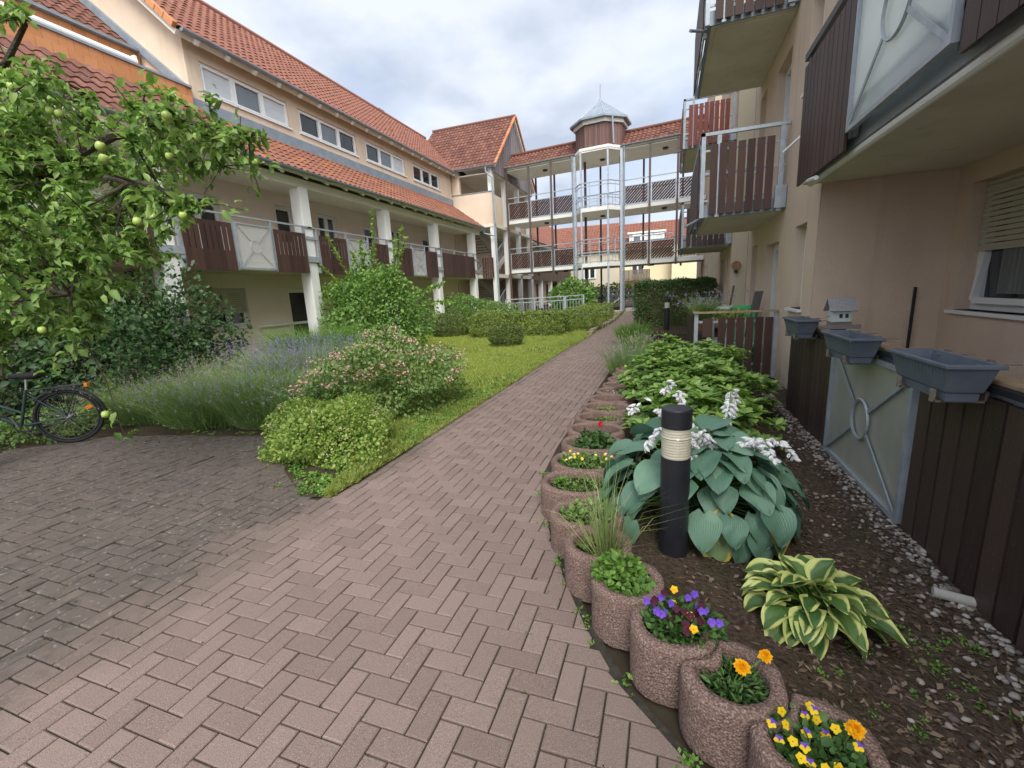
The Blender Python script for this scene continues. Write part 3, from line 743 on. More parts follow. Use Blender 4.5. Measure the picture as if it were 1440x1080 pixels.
gnd = [(8.4, 9.55, 1.05, 2.13, 2, ('glass', 'glass'), 'win'), (11.05, 11.95, .05, 2.08, 1, ('glass',), 'door'), (13.0, 14.2, 1.0, 2.1, 2, ('glass',), 'win'), (16.2, 17.3, 1.0, 2.1, 2, ('glass',), 'win'), (18.9, 19.8, .05, 2.1, 1, ('glass',), 'door')]
holes = [(a-Y0, b-Y0, c, d) for a, b, c, d, *_ in gal + gnd]
m = MB(); m.wall((WX, Y0, 0), X1, Y1-Y0, 5.6, holes, (-1, 0, 0), .16)
m.box(WX-.18, WX-9, Y0, Y1, 0, 5.6)
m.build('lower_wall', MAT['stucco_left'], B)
for a, b, c, d, l, p, k in gal + gnd:
    window(B, (WX, 0, 0), X1, NX, a, b, c, d, l, p, shutter=.62 if (k == 'win' and c < 2) else 0., sill=(k == 'win'), name='window' if k == 'win' else 'door', transom=(c+.95) if k == 'door' else None)
DW = [(9.32, 12.12), (12.55, 15.38), (15.95, 18.75), (19.42, 22.0)]
UZ0, UZ1 = 7.06, 7.80
U0, U1 = 8.95, 23.35
m = MB(); m.wall((WX, U0, 5.6), X1, U1-U0, 2.75, [(a-U0, b-U0, UZ0-5.6, UZ1-5.6) for a, b in DW], (-1, 0, 0), .12)
SL = nrm([-1, 0, .86]); SLW = nrm([-1, 0, .71])
# cheek wall on the near end of the upper storey, facing the camera
m.poly([(WX, U0, 5.6), (WX, U0, 8.35), (WX-3.6, U0, 11.1), (WX-7.5, U0, 11.1), (WX-7.5, U0, 5.6)])
m.box(WX-.3, WX-7.5, U0+.02, U1, 5.6, 8.2)
m.prism([(WX-.3, U0+.02, 8.2), (WX-3.6, U0+.02, 11.0), (WX-7.3, U0+.02, 8.2)], (0, U1-U0, 0))
m.build('upper_wall', MAT['stucco'], B)
pp = [('blind', 'glass_blue', 'blind'), ('glass', 'glass_blue', 'glass'), ('glass', 'glass_blue', 'blind'), ('glass', 'glass', 'glass')]
for (a, b), p in zip(DW, pp): window(B, (WX, 0, 0), X1, NX, a, b, UZ0, UZ1, 3, p, inset=.07, fr=.05)
m = MB()
slab(m, (WX, 0, 0), X1, NX, U0, U1, 6.40, 6.82, .003, .05)
m.bar((WX+.02, U0-.06, 6.95), (WX-3.4, U0-.06, 6.95+3.4*.86), .10, .16)
m.build('flashing', MAT['zinc'], B)
m = MB(); m.tube([(WX+.09, 9.75, 1.0), (WX+.09, 10.95, 1.0)], .025, 8); m.tube([(WX+.09, 9.9, 1.0), (WX, 9.9, .95)], .012, 6); m.tube([(WX+.09, 10.8, 1.0), (WX, 10.8, .95)], .012, 6); m.build('wall_handrail', MAT['pvc'], B)
# gallery
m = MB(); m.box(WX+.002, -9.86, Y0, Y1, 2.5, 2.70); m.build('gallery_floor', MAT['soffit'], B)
m = MB(); m.box(WX+.002, -9.85, Y0, Y1, 4.98, 5.06); m.build('gallery_ceiling', MAT['soffit_w'], B)
m = MB(); m.box(-10.1, -9.86, Y0, Y1, 4.83, 4.978); m.build('eaves_beam', MAT['soffit_w'], B)
CY = [2.6, 6.6, 10.62, 14.62, 18.35, 22.45]
for y in CY:
    m = MB(); m.box(-10.2, -9.84, y-.17, y+.17, 0, 4.828); m.box(-10.23, -9.81, y-.2, y+.2, 0, .22)
    c = m.build('column', MAT['white'], B, bevel=.015)
    m = MB(); m.box(-9.839, -9.79, y-.20, y+.36, 2.78, 2.94); m.build('bracket', MAT['galv'], c); m = MB(); m.box(-9.839, -9.80, y-.2, y+.36, 3.42, 3.50); m.build('bracket', MAT['galv'], c)
o = (-9.80, 0, 0)
for k, y in enumerate(CY[:-1]):
    yn = CY[k+1]; a = y+.25; b = yn-.22; L = b-a
    r = MB()
    for p in (a, a+.36*L, a+.68*L, b): slab(r, o, X1, NX, p-.03, p+.03, 2.48, 3.74, -.06, -.005)
    slab(r, o, X1, NX, a-.3, b+.3, 3.735, 3.775, -.06, .0)
    r.build('railing', MAT['galv'], B)
    if k == 4:
        m = MB(); slats(m, o, X1, NX, a+.03, b-.03, 2.5, 3.58, w=.12, gap=.004); m.build('board_panel', MAT['brown'], B)
        continue
    for p, q in ((a+.06, a+.36*L-.03), (a+.68*L+.04, b-.02)):
        m = MB(); slats(m, o, X1, NX, p, q, 2.46, 3.56, w=.125, gap=.003, slot=(2.92, 3.46, .016))
        m.build('board_panel', MAT['brown'], B)
    xpanel(B, o, X1, NX, a+.36*L+.05, a+.68*L-.05, 2.52, 3.60, glass='clear', ring=.15, bw=.016)
# lower tier of roof
m = MB(); tiles(m, (-9.52, 8.9, 5.17), X1, SLW, Y1-8.9-.1, 2.38)
m.build('lower_roof', MAT['tile_low'], B)
m = MB(); roof_body(m, (-9.55, .5, 5.15), X1, SLW, Y1-.5, 2.30, .10); m.build('roof_deck', MAT['soffit_w'], B)
for k in range(28):
    y = .7+k*.82; m = MB(); m.bar((-9.56, y, 5.05), (-10.2, y, 5.05+.64*.71), .08, .12); m.build('rafter_end', MAT['soffit_w'], B)
gutter(B, (-9.46, .5, 5.16), (-9.46, Y1-.3, 5.16))
# near part: the main roof runs up unbroken, with a roof terrace cut into it
def hole(a, b):
    y = .5+a; return 3.6 < y < 9 and 2.0 < b < 4.45
m = MB(); tiles(m, (-9.52, .5, 5.17), X1, SL, 8.4, 8.2, cut=hole); m.build('main_roof', MAT['tile_old'], B)
pz = 6.62
m = MB()
for r_, (z0, z1) in enumerate(((6.3, 6.54), (6.52, 6.76), (6.74, 6.97))):
    for i in range(22):
        y = 3.6 + i*.245 + (.12 if r_ % 2 else 0)
        if y > 8.7: continue
        slab(m, (WX+.12, 0, 0), X1, NX, y, y+.24, z0, z1, 0, .03 - .006*r_)
m.box(WX+.115, WX-.1, 3.6, 8.9, 6.2, 6.965)
m.build('terrace_parapet', MAT['tile_orange'], B)
m = MB(); m.box(WX+.17, WX-.14, 3.55, 8.88, 6.97, 7.02); m.box(WX-1.36, WX-1.55, 3.5, 8.88, 8.07, 8.13); m.box(WX+.17, WX-1.6, 3.5, 3.59, 6.5, 7.03); m.build('terrace_coping', MAT['zinc'], B)
m = MB()
for r_, (z0, z1) in enumerate(((6.66, 6.96), (6.94, 7.24), (7.22, 7.52), (7.5, 7.8), (7.78, 8.06))):
    for i in range(22):
        y = 3.6 + i*.245 + (.12 if r_ % 2 else 0)
        if y > 8.7: continue
        slab(m, (WX-1.5, 0, 0), X1, NX, y, y+.24, z0, z1, 0, .03 - .004*r_)
m.box(WX-1.505, WX-1.9, 3.6, 8.9, 6.4, 8.065)
m.build('terrace_back_wall', MAT['tile_orange'], B)
m = MB(); m.tube([(WX-1.15, 4.0, 7.66), (WX-1.15, 8.55, 7.66)], .085, 12); m.box(WX-1.45, WX-1.1, 4.0, 4.06, 7.62, 7.8); m.box(WX-1.45, WX-1.1, 8.5, 8.56, 7.62, 7.8); m.build('awning', MAT['pvc'], B, smooth=False)
m = MB(); m.box(WX-.1, WX-1.5, 3.6, 8.9, 6.35, 6.5); m.build('terrace_floor', MAT['concrete'], B)
# upper tier
SU = nrm([-1, 0, .92])
m = MB(); tiles(m, (-11.02, U0-.38, 8.12), X1, SU, U1-U0+3.2, 4.5); m.build('upper_roof', MAT['tile'], B)
m = MB(); roof_body(m, (-11.04, U0-.36, 8.08), X1, SU, U1-U0+3.1, 4.45, .12); m.build('upper_roof_deck', MAT['soffit_w'], B)
m = MB(); roof_body(m, (-11.06-3.3*2, U0-.3, 8.1), X1, nrm([1, 0, .92]), U1-U0+3.1, 4.45, .12); m.build('rear_roof', MAT['tile'], B)
m = MB()
for i in range(15):
    p = np.array((-11.02, U0-.4, 8.12)) + SU*(i*.32); q = p + SU*.34
    m.bar(p + np.array([0, 0, .03]), q + np.array([0, 0, .03]), .10, .13)
m.build('verge_tile', MAT['tile_orange'], B)
m = MB(); m.tube([(-14.32, U0-.4, 11.19), (-14.32, U1+2.8, 11.19)], .11, 8); m.build('ridge_tile', MAT['tile'], B)
gutter(B, (-10.95, U0-.3, 8.12), (-10.95, U1-.1, 8.12))
for k in range(18):
    y = U0+.1+k*.82
    if y < U1: m = MB(); m.bar((-11.0, y, 7.98), (-11.42, y, 7.98+.42*.92), .09, .13); m.build('rafter_end', MAT['soffit_w'], B)
m = MB(); m.box(-15.3, -14.9, 22.4, 22.9, 10.4, 11.75); m.build('chimney', MAT['tile_old'], B)

# ------------------------------------------------------------ stair tower with its own gabled roof
T = thing('stair_tower', 'stair tower with steep red gabled roof between the gallery wing and the footbridge', 'building', (-10, 25, 0))
ty0, ty1, tx0, tx1 = 23.4, 30.6, -11.4, -9.0
m = MB()
m.box(tx0, tx1, ty0, ty0+.2, 5.40, 7.02)                # parapet of the top landing
m.box(tx1-.2, tx1-.001, ty0+.21, 24.9, 5.40, 6.9)
m.box(tx0-.2, tx0, ty0, ty1, 0, 8.4)
m.box(tx0, tx1, ty1-.2, ty1, 0, 8.4)
m.box(tx0-.2, tx0+.45, ty0+.0, ty0+.22, 7.02, 8.2)
m.build('wall', MAT['stucco'], T)
m = MB(); m.box(tx0-.05, tx1+.04, ty0-.03, ty0+.23, 7.022, 7.06); m.build('coping', MAT['zinc'], T)
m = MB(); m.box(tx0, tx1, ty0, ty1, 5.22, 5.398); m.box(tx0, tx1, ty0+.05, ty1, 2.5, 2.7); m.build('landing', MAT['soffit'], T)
for x, y in ((tx1-.13, ty0+.16), (tx1-.13, 25.6), (tx1-.13, 27.9), (tx1-.13, 30.2)):
    m = MB(); m.box(x-.13, x+.13, y-.13, y+.13, 0, 8.2); m.build('column', MAT['white'], T)
RY, RZ, EZ = 27.05, 11.75, 8.28
sF = nrm([0, RY-ty0+.15, RZ-EZ]); sB = nrm([0, -(RY-ty0+.15), RZ-EZ])
Lr = math.hypot(RY-ty0+.15, RZ-EZ)
m = MB(); tiles(m, (-14.2, ty0-.15, EZ+.02), (1, 0, 0), sF, 14.2-8.72, Lr); tiles(m, (-14.2, 2*RY-ty0+.15, EZ+.02), (1, 0, 0), sB, 14.2-8.72, Lr); m.build('roof', MAT['tile_old'], T)
m = MB(); roof_body(m, (-14.2, ty0-.13, EZ), (1, 0, 0), sF, 14.2-8.74, Lr, .1); roof_body(m, (-14.2, 2*RY-ty0+.13, EZ), (1, 0, 0), sB, 14.2-8.74, Lr, .1); m.build('roof_deck', MAT['soffit_w'], T)
m = MB(); k = 17
for i in range(k):
    p = np.array((-8.70, ty0-.17, EZ+.05)) + sF*(Lr*i/k); m.bar(p, p+sF*(Lr/k+.02), .07, .13, up=np.array([1., 0, 0]))
    p = np.array((-8.70, 2*RY-ty0+.17, EZ+.05)) + sB*(Lr*i/k); m.bar(p, p+sB*(Lr/k+.02), .07, .13, up=np.array([1., 0, 0]))
m.build('verge_tile', MAT['lichen'], T)
m = MB(); m.tube([(-14.2, RY, RZ+.06), (-8.7, RY, RZ+.06)], .1, 8); m.build('ridge_tile', MAT['tile_old'], T)
m = MB()                                                 # boarded gable
n_ = 44
for i in range(n_):
    y0 = ty0+.05 + i*(2*(RY-ty0-.05)/n_); y1 = y0 + 2*(RY-ty0-.05)/n_
    h = lambda y: EZ + (RZ-EZ)*(1-abs(y-RY)/(RY-ty0+.15)) - .12
    p = -8.90 + (.018 if i % 2 else 0)
    m.hexa([(-9.0, y0, 8.0), (p, y0, 8.0), (p, y1, 8.0), (-9.0, y1, 8.0)], [(-9.0, y0, h(y0)), (p, y0, h(y0)), (p, y1, h(y1)), (-9.0, y1, h(y1))])
m.build('gable_boards', MAT['slate_wood'], T)
m = MB(); m.box(tx0, -8.95, ty0+.02, ty1, 7.95, 7.995); m.build('ceiling', MAT['soffit'], T)
gutter(T, (-12.6, ty0-.22, EZ+.02), (-8.72, ty0-.22, EZ+.02))
m = MB()
m.tube([(-9.25, ty0-.22, EZ-.05), (-9.25, ty0-.2, EZ-.3), (-8.93, ty0-.12, EZ-.62), (-8.9, ty0-.10, 0)], .05, 8)
m.build('downpipe', MAT['zinc'], T)
m = MB(); m.tube([(-9.46, Y1-.35, 5.1), (-9.46, Y1-.3, 4.85), (-8.98, ty0-.1, 4.72)], .04, 8); m.build('downpipe', MAT['zinc'], T)
for zb in (0, 2.7):                                      # two dog-leg flights seen behind the gallery rail
    m = MB(); x0, x1 = -11.2, -9.3
    for i in range(9):
        y = 24.0 + i*.27; z = zb + .1 + i*.15
        m.box(-10.25, -9.35, y, y+.29, z, z+.05)
    m.bar((-9.3, 23.9, zb+.1), (-9.3, 26.5, zb+1.5), .05, .26); m.bar((-10.3, 23.9, zb+.1), (-10.3, 26.5, zb+1.5), .05, .26)
    for i in range(9):
        y = 26.3 - i*.27; z = zb + 1.45 + i*.14
        m.box(-11.35, -10.4, y, y+.29, z, z+.05)
    m.bar((-10.4, 26.5, zb+1.4), (-10.4, 23.9, zb+2.6), .05, .26)
    m.build('stair_flight', MAT['concrete'], T)
    h = MB()
    for xx, (a, b) in ((-9.3, ((23.9, zb+.1), (26.5, zb+1.5))), (-10.4, ((26.5, zb+1.4), (23.9, zb+2.6)))):
        h.bar((xx, a[0], a[1]+.95), (xx, b[0], b[1]+.95), .05, .04)
        for i in range(10):
            t = (i+.5)/10; y = a[0]+(b[0]-a[0])*t; z = a[1]+(b[1]-a[1])*t; h.bar((xx, y, z), (xx, y, z+.95), .016)
    h.build('stair_railing', MAT['galv'], T)
r = MB(); o2 = (-8.97, 0, 0)
# landing balustrade beside the gallery end
lb = MB(); slats(lb, (-11.3, 23.28, 0), (1, 0, 0), (0, -1, 0), 1.5, 2.2, 2.5, 3.58, w=.1, gap=.035); lb.build('board_panel', MAT['brown'], T)

# ------------------------------------------------------------ the wing goes on behind the footbridge
F2 = thing('apartment_building', 'rear gallery wing with sloping red roof seen through and under the footbridge', 'building', (-12, 38, 0))
m = MB(); m.box(WX, WX-8, 30.8, 54, .2, 5.6); m.build('wall', MAT['stucco'], F2)
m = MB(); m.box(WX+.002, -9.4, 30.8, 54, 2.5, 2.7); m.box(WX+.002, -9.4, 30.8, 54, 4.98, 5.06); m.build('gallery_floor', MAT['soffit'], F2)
for y in (31.4, 34.5, 37.6, 41, 45):
    m = MB(); m.box(-9.75, -9.45, y-.15, y+.15, .3, 4.98); m.build('column', MAT['white'], F2)
m = MB()
for y in (32.4, 36.0, 39.5, 43): m.box(WX+.003, WX+.05, y, y+.95, .5, 2.3); 
for y in (32.9, 36.6, 40.2): m.box(WX+.003, WX+.05, y, y+.95, 2.9, 4.6)
m.build('window', MAT['glass'], F2)
m = MB(); slats(m, (-9.35, 0, 0), X1, NX, 31, 52, 2.5, 3.55, w=.14, gap=.01); m.build('board_panel', MAT['brown'], F2)
m = MB(); tiles(m, (-8.9, 30.7, 5.1), X1, SL, 23.5, 7.2, tw=.3, tl=.4); m.build('roof', MAT['tile'], F2)
m = MB(); roof_body(m, (-8.95, 30.7, 5.06), X1, SL, 23.4, 7.1, .2); m.build('roof_deck', MAT['soffit_w'], F2)
m = MB()
for y in (33.6, 35.4):
    p = np.array((-8.9, y, 5.1)) + SL*3.4; n_ = np.array([.86, 0, 1]) / math.hypot(.86, 1)
    q = [p + n_*.1, p + np.array([0, .9, 0]) + n_*.1, p + np.array([0, .9, 0]) + SL*1.3 + n_*.1, p + SL*1.3 + n_*.1]
    m.prism(q, -n_*.12)
m.build('skylight', MAT['glass_blue'], F2)
# ------------------------------------------------------------ covered footbridge with an octagonal turret bay
BO = np.array([-8.9, 25.3, 0]); BD = nrm([9.5, -1.2, 0]); BN = np.array([BD[1], -BD[0], 0])   # BN points towards the camera
FB = thing('footbridge', 'two storey covered steel footbridge with red tiled roof and turret crossing between the wings', 'footbridge', (-4, 25, gz(25)))
P_ = lambda u, v, z: BO + BD*u - BN*v + UP*z          # v runs away from the camera
UL, DV = 10.6, 2.3
BA, BB_, BP = 4.15, 6.65, .75                            # bay: from, to, projection
bay = [(BA, 0), (BA+.52, -BP), (BB_-.52, -BP), (BB_, 0)]
def deck(z0, z1, name, mat):
    m = MB(); pts = [(0, 0)] + bay + [(UL, 0), (UL, DV), (0, DV)]
    m.prism([P_(u, v, z0) for u, v in pts], (0, 0, z1-z0)); return m.build(name, MAT[mat], FB)
for z in (2.75, 5.52): deck(z, z+.17, 'floor', 'soffit_w')
deck(8.36, 8.42, 'ceiling', 'soffit_w')
for z in (2.745, 5.515, 8.40):
    m = MB(); ring = [(0, 0)] + bay + [(UL, 0)]
    for (a, b), (c, d) in zip(ring, ring[1:]):
        p, q = P_(a, b, z+.10), P_(c, d, z+.10); m.bar(p, q, .05, .20 if z < 8 else .12)
    m.build('fascia', MAT['white'], FB)
US = [.08, 1.47, 2.8, 4.15, 6.65, 8.02, 9.32, 10.4]
for u in (.08, 1.47, 2.8, 8.02, 9.32):
    m = MB(); m.bar(P_(u, -.06, 2.62 if u > 1 else gz(25)), P_(u, -.06, 8.42), .10, .10); m.build('post', MAT['post_brown'], FB)
for u in (.9, 2.1, 3.4, 4.9, 6.1, 7.3, 9.32):
    m = MB(); m.bar(P_(u, DV+.03, gz(25) if u in (4.9, 6.1) else 2.62), P_(u, DV+.03, 8.4), .10, .10); m.build('post', MAT['post_brown'], FB)
for u, v in ((BA+.02, -.08), (BB_-.02, -.08), (BA+.55, -BP+.02), (BB_-.55, -BP+.02)):
    m = MB(); m.bar(P_(u, v, gz(24)-.05), P_(u, v, 8.42), .125 if v > -.3 else .09, .125 if v > -.3 else .09); m.build('post', MAT['galv'], FB)
for u in (BA+.28, BB_-.28):
    m = MB(); m.bar(P_(u, .9, gz(24)-.05), P_(u, .9, 8.4), .12, .12); m.build('post', MAT['post_brown'], FB)
def diag(u0, u1, z0, z1, v):
    fr = MB(); t = .035
    for a, b, c, d in ((u0, u1, z0, z0+t), (u0, u1, z1-t, z1), (u0, u0+t, z0, z1), (u1-t, u1, z0, z1)):
        fr.bar(P_((a+b)/2 if b-a < .1 else a, v, (c+d)/2 if d-c < .1 else c), P_((a+b)/2 if b-a < .1 else b, v, (c+d)/2 if d-c < .1 else d), .04, .04)
    f = fr.build('panel_frame', MAT['galv'], FB)
    m = MB(); s = math.sqrt(.5); w, g = .085, .020
    rect = [(u0+t, z0+t), (u1-t, z0+t), (u1-t, z1-t), (u0+t, z1-t)]
    L = (u1-u0) + (z1-z0); k = 0; e = -L
    while e < L:
        # boards lean like a slash; keep the strip e <= (x - z) < e + w
        q = [(a, b) for a, b in rect]
        q = clip_half(q, (u0+e, z0), (-s, s)); q = clip_half(q, (u0+e+w/s*1.0, z0), (s, -s)) if len(q) > 2 else q
        if len(q) > 2: m.prism([P_(a, v+.008*(k % 2), b) for a, b in q], -BN*.018)
        e += (w+g)/s; k += 1
    m.build('diagonal_boards', MAT['brown'], f)
for zf in (2.92, 5.69):
    r = MB()
    ring = [(.05, -.03)] + [(u, v-.03) for u, v in bay] + [(10.5, -.03)]
    for (a, b), (c, d) in zip(ring, ring[1:]):
        inbay = a >= BA-.01 and c <= BB_+.01
        r.bar(P_(a, b, zf+1.22), P_(c, d, zf+1.22), .045, .045)
        if inbay:
            for h in (1.05, .55, .42, .08): r.bar(P_(a, b, zf+h), P_(c, d, zf+h), .03, .035)
            k = 2 if c-a > .8 else 1
            for i in range(1, k+1):
                t = i/(k+1); r.bar(P_(a+(c-a)*t, b+(d-b)*t, zf), P_(a+(c-a)*t, b+(d-b)*t, zf+1.2), .03)
            r.bar(P_(a, b, zf+.08), P_(c, d, zf+.5), .012); r.bar(P_(a, b, zf+.5), P_(c, d, zf+.08), .012)
    r.bar(P_(.05, DV, zf+1.2), P_(10.5, DV, zf+1.2), .045, .045)
    for i in range(24): r.bar(P_(.3+i*.44, DV, zf), P_(.3+i*.44, DV, zf+1.2), .016)
    r.build('railing', MAT['galv'], FB)
    for a, b in ((.14, 1.40), (1.54, 2.73), (2.87, 4.02), (6.78, 7.95), (8.09, 9.25), (9.39, 10.35)): diag(a, b, zf+.04, zf+.95, -.03)
# tiled roof either side of the turret
RS_ = nrm(-BN*1.25 + UP*.92); RB = nrm(BN*1.25 + UP*.92); Ls = math.hypot(1.25, .92)
for a, b in ((-.05, BA+.05), (BB_-.05, UL)):
    m = MB(); tiles(m, P_(a, -.12, 8.52), BD, RS_, b-a, Ls); tiles(m, P_(a, DV+.08, 8.52), BD, RB, b-a, Ls); rt = m.build('roof', MAT['tile_old'], FB)
    m = MB(); m.tube([P_(a, 1.1, 9.5), P_(b, 1.1, 9.5)], .09, 8)
    m.build('ridge_tile', MAT['tile_old'], rt)
    m = MB(); roof_body(m, P_(a, -.10, 8.50), BD, RS_, b-a, Ls-.03, .08); roof_body(m, P_(a, DV+.06, 8.5), BD, RB, b-a, Ls-.03, .08); m.build('roof_deck', MAT['soffit_w'], rt)
    gutter(FB, P_(a, -.16, 8.55), P_(b, -.16, 8.55), .06)
# turret
tc_ = P_(5.4, .55, 0); ang = math.atan2(BD[1], BD[0])
def octo(r, z): return [np.array([tc_[0] + r/math.cos(math.pi/8)*math.cos(ang+math.pi/8+k*math.pi/4), tc_[1] + r/math.cos(math.pi/8)*math.sin(ang+math.pi/8+k*math.pi/4), z]) for k in range(8)]
m = MB(); a = octo(1.20, 8.5); b = octo(1.20, 9.72)
for k in range(8):
    p0, p1 = a[k], a[(k+1) % 8]; nb = 9; e = nrm(np.cross(UP, p1-p0))
    for i in range(nb):
        q0 = p0+(p1-p0)*(i+.03)/nb; q1 = p0+(p1-p0)*(i+.97)/nb; d = e*-(.012 if i % 2 else 0)
        m.prism([q0+d, q1+d, q1+d+UP*1.22, q0+d+UP*1.22], e*.05)
m.build('turret_boards', MAT['turret_wood'], FB)
def band(r, z0, z1, t):
    m = MB(); a, b = octo(r, z0), octo(r-t, z0)
    for k in range(8):
        j = (k+1) % 8; m.hexa([a[k], b[k], b[j], a[j]], [p+UP*(z1-z0) for p in (a[k], b[k], b[j], a[j])])
    return m
band(1.30, 9.64, 9.84, .09).build('turret_fascia', MAT['white'], FB)
band(1.30, 8.40, 8.54, .10).build('turret_fascia', MAT['white'], FB)
band(1.47, 9.82, 9.91, .12).build('turret_gutter', MAT['zinc'], FB)
m = MB(); e = octo(1.45, 9.89); ap = np.array([tc_[0], tc_[1], 11.05])
for k in range(8): m.poly([e[k], e[(k+1) % 8], ap])
m.poly(e[::-1])
tr = m.build('turret_roof', MAT['zinc'], FB)
m = MB()
for k in range(8):
    m.bar(e[k], ap, .03, .03); mid = (e[k]+e[(k+1) % 8])/2; m.bar(mid, ap, .018, .02)
m.build('seam', MAT['galv'], tr)
m = MB(); m.lathe((tc_[0], tc_[1], 10.95), [(.10, 0), (.07, .12), (.025, .2), (.018, .85), (.005, .9)], 10); m.build('finial', MAT['zinc'], FB)
for u in (BA-.10, BB_+.12):
    m = MB(); m.tube([P_(u, -.16, 8.5), P_(u, -.12, 8.2), P_(u, -.14, 7.9), P_(u, -.14, gz(24))], .045, 8); m.build('downpipe', MAT['zinc'], FB)
m = MB(); m.tube([P_(BB_-.35, -BP+.15, 9.8), P_(BB_-.3, -BP+.2, 8.6)], .045, 8); m.build('downpipe', MAT['zinc'], FB)
for u, z in ((2.1, 8.33), (5.4, 8.33), (8.6, 8.33), (2.1, 5.49), (5.4, 5.49), (8.6, 5.49), (3.2, 2.72), (8.0, 2.72)):
    m = MB(); m.lathe(tuple(P_(u, .9, z-.06)), [(.10, 0), (.14, .02), (.14, .08)], 12); m.build('ceiling_lamp', MAT['steel_dark'], FB)
# ------------------------------------------------------------ things under and behind the bridge
def bars_rail(t, p, q, h, step=.13, posts=2.0):
    p = np.array(p, float); q = np.array(q, float); L = np.linalg.norm(q-p)
    for e in (h, h-.18, .12): m = MB(); m.bar(p+UP*e, q+UP*e, .045, .04); m.build('rail', MAT['galv'], t)
    m = MB(); n = int(L/step)
    for i in range(n): b = p+(q-p)*(i+.5)/n; m.bar(b+UP*.12, b+UP*(h-.18), .018)
    m.build('baluster', MAT['galv'], t)
    n = max(1, int(round(L/posts)))
    for i in range(n+1):
        b = p+(q-p)*i/n; m = MB(); m.bar(b, b+UP*h, .06); m.build('post', MAT['galv'], t)
t = thing('railing', 'long galvanised steel ramp railing behind the clipped hedge, left of the turret', 'railing', (-5.5, 20.6, gz(20.6)))
bars_rail(t, (-7.45, 20.4, .32), (-4.6, 20.6, .36), .98, posts=1.5); bars_rail(t, (-4.55, 20.65, .36), (-3.75, 21.0, .38), .98, posts=.8)
t = thing('railing', 'low steel railing with broad planks under the turret, right of the laurel bush', 'railing', (-3.1, 27, gz(27)))
for z in (.62, .85, 1.12): m = MB(); m.bar((-4.6, 27.2, z+.3), (-1.8, 26.9, z+.3), .05, .13); m.build('plank', MAT['galv'], t)
for x in (-4.5, -3.2, -1.9):
    m = MB(); m.bar((x, 27.1, .3), (x, 27.1, 1.5), .07); m.build('post', MAT['galv'], t)
t = thing('brace', 'slanting grey steel brace at the foot of the turret post', 'brace', (-2.6, 24.2, gz(24)))
m = MB(); m.bar((-3.4, 24.0, .35), (-2.4, 24.2, 1.05), .05); m.bar((-2.75, 24.05, .3), (-2.75, 24.05, .8), .05)
m.build('bar', MAT['galv'], t)
m = MB(); m.box(-3.5, -2.2, 23.9, 24.5, .25, .42); tag(m.build('step', MAT['concrete']), kind='structure')
m = MB(); m.box(-2.1, -.9, 24.0, 24.7, .3, .52); tag(m.build('doorstep', MAT['concrete']), kind='structure')
H1 = thing('house', 'white and yellow house with long orange roof and flat dormer far behind the footbridge', 'house', (-3, 46, .38))
m = MB(); m.box(-10, -4.6, 45, 53, 0, 5.4); m.build('white_wall', MAT['pale'], H1)
m = MB(); m.box(-4.59, 8, 45.4, 53, 0, 5.4); m.box(.3, 4, 44.2, 45.39, 0, 5.0); m.build('yellow_wall', MAT['cream'], H1)
hs = nrm([0, 4.2, 2.7]); m = MB(); tiles(m, (-10.3, 44.6, 5.25), (1, .0, 0), hs, 18.6, 5.0, tw=.3, tl=.36); m.build('roof', MAT['tile'], H1)
m = MB(); roof_body(m, (-10.3, 44.65, 5.2), (1, 0, 0), hs, 18.6, 4.95, .15); m.build('roof_deck', MAT['soffit_w'], H1)
d = MB(); d.box(-3.6, -.4, 45.2, 48, 5.5, 6.55); d.box(-3.75, -.25, 45.05, 48.2, 6.56, 6.72); do = d.build('dormer', MAT['white'], H1)
for x in (-3.3, -2.3, -1.3): window(H1, (0, 45.2, 0), (1, 0, 0), (0, -1, 0), x, x+.85, 5.75, 6.45, 1, ('glass_blue' if x < -3 else 'blind',), fr=.07, inset=-.05, sill=False)
for x, z in ((-3.4, 2.9), (1.5, 2.9), (-8, 2.8)): window(H1, (0, 45.4 if x > -4.6 else 45, 0), (1, 0, 0), (0, -1, 0), x, x+1.2, z-.2, z+1.2, 2, ('glass',), inset=-.05)
m = MB(); m.box(-4.2, -1.6, 44.2, 45.38, 2.35, 2.5); bl = m.build('balcony', MAT['pale'], H1)
m = MB(); slats(m, (-4.2, 44.2, 0), (1, 0, 0), (0, -1, 0), 0, 2.6, 2.2, 3.2, w=.12, gap=.015); m.build('board_panel', MAT['stone'], bl)
H2 = thing('house', 'narrow house with steep orange gable seen through the left bays of the footbridge', 'house', (-14, 56, .38))
m = MB(); m.box(-20, -6.5, 58, 66, 0, 6.2); m.build('wall', MAT['cream'], H2)
m = MB(); tiles(m, (-20.4, 57.6, 6.1), (1, 0, 0), nrm([0, 4, 3.4]), 14.2, 6, tw=.35, tl=.42); m.build('roof', MAT['tile'], H2)
m = MB(); roof_body(m, (-20.4, 57.65, 6.05), (1, 0, 0), nrm([0, 4, 3.4]), 14.2, 5.95, .15); m.build('roof_deck', MAT['soffit_w'], H2)
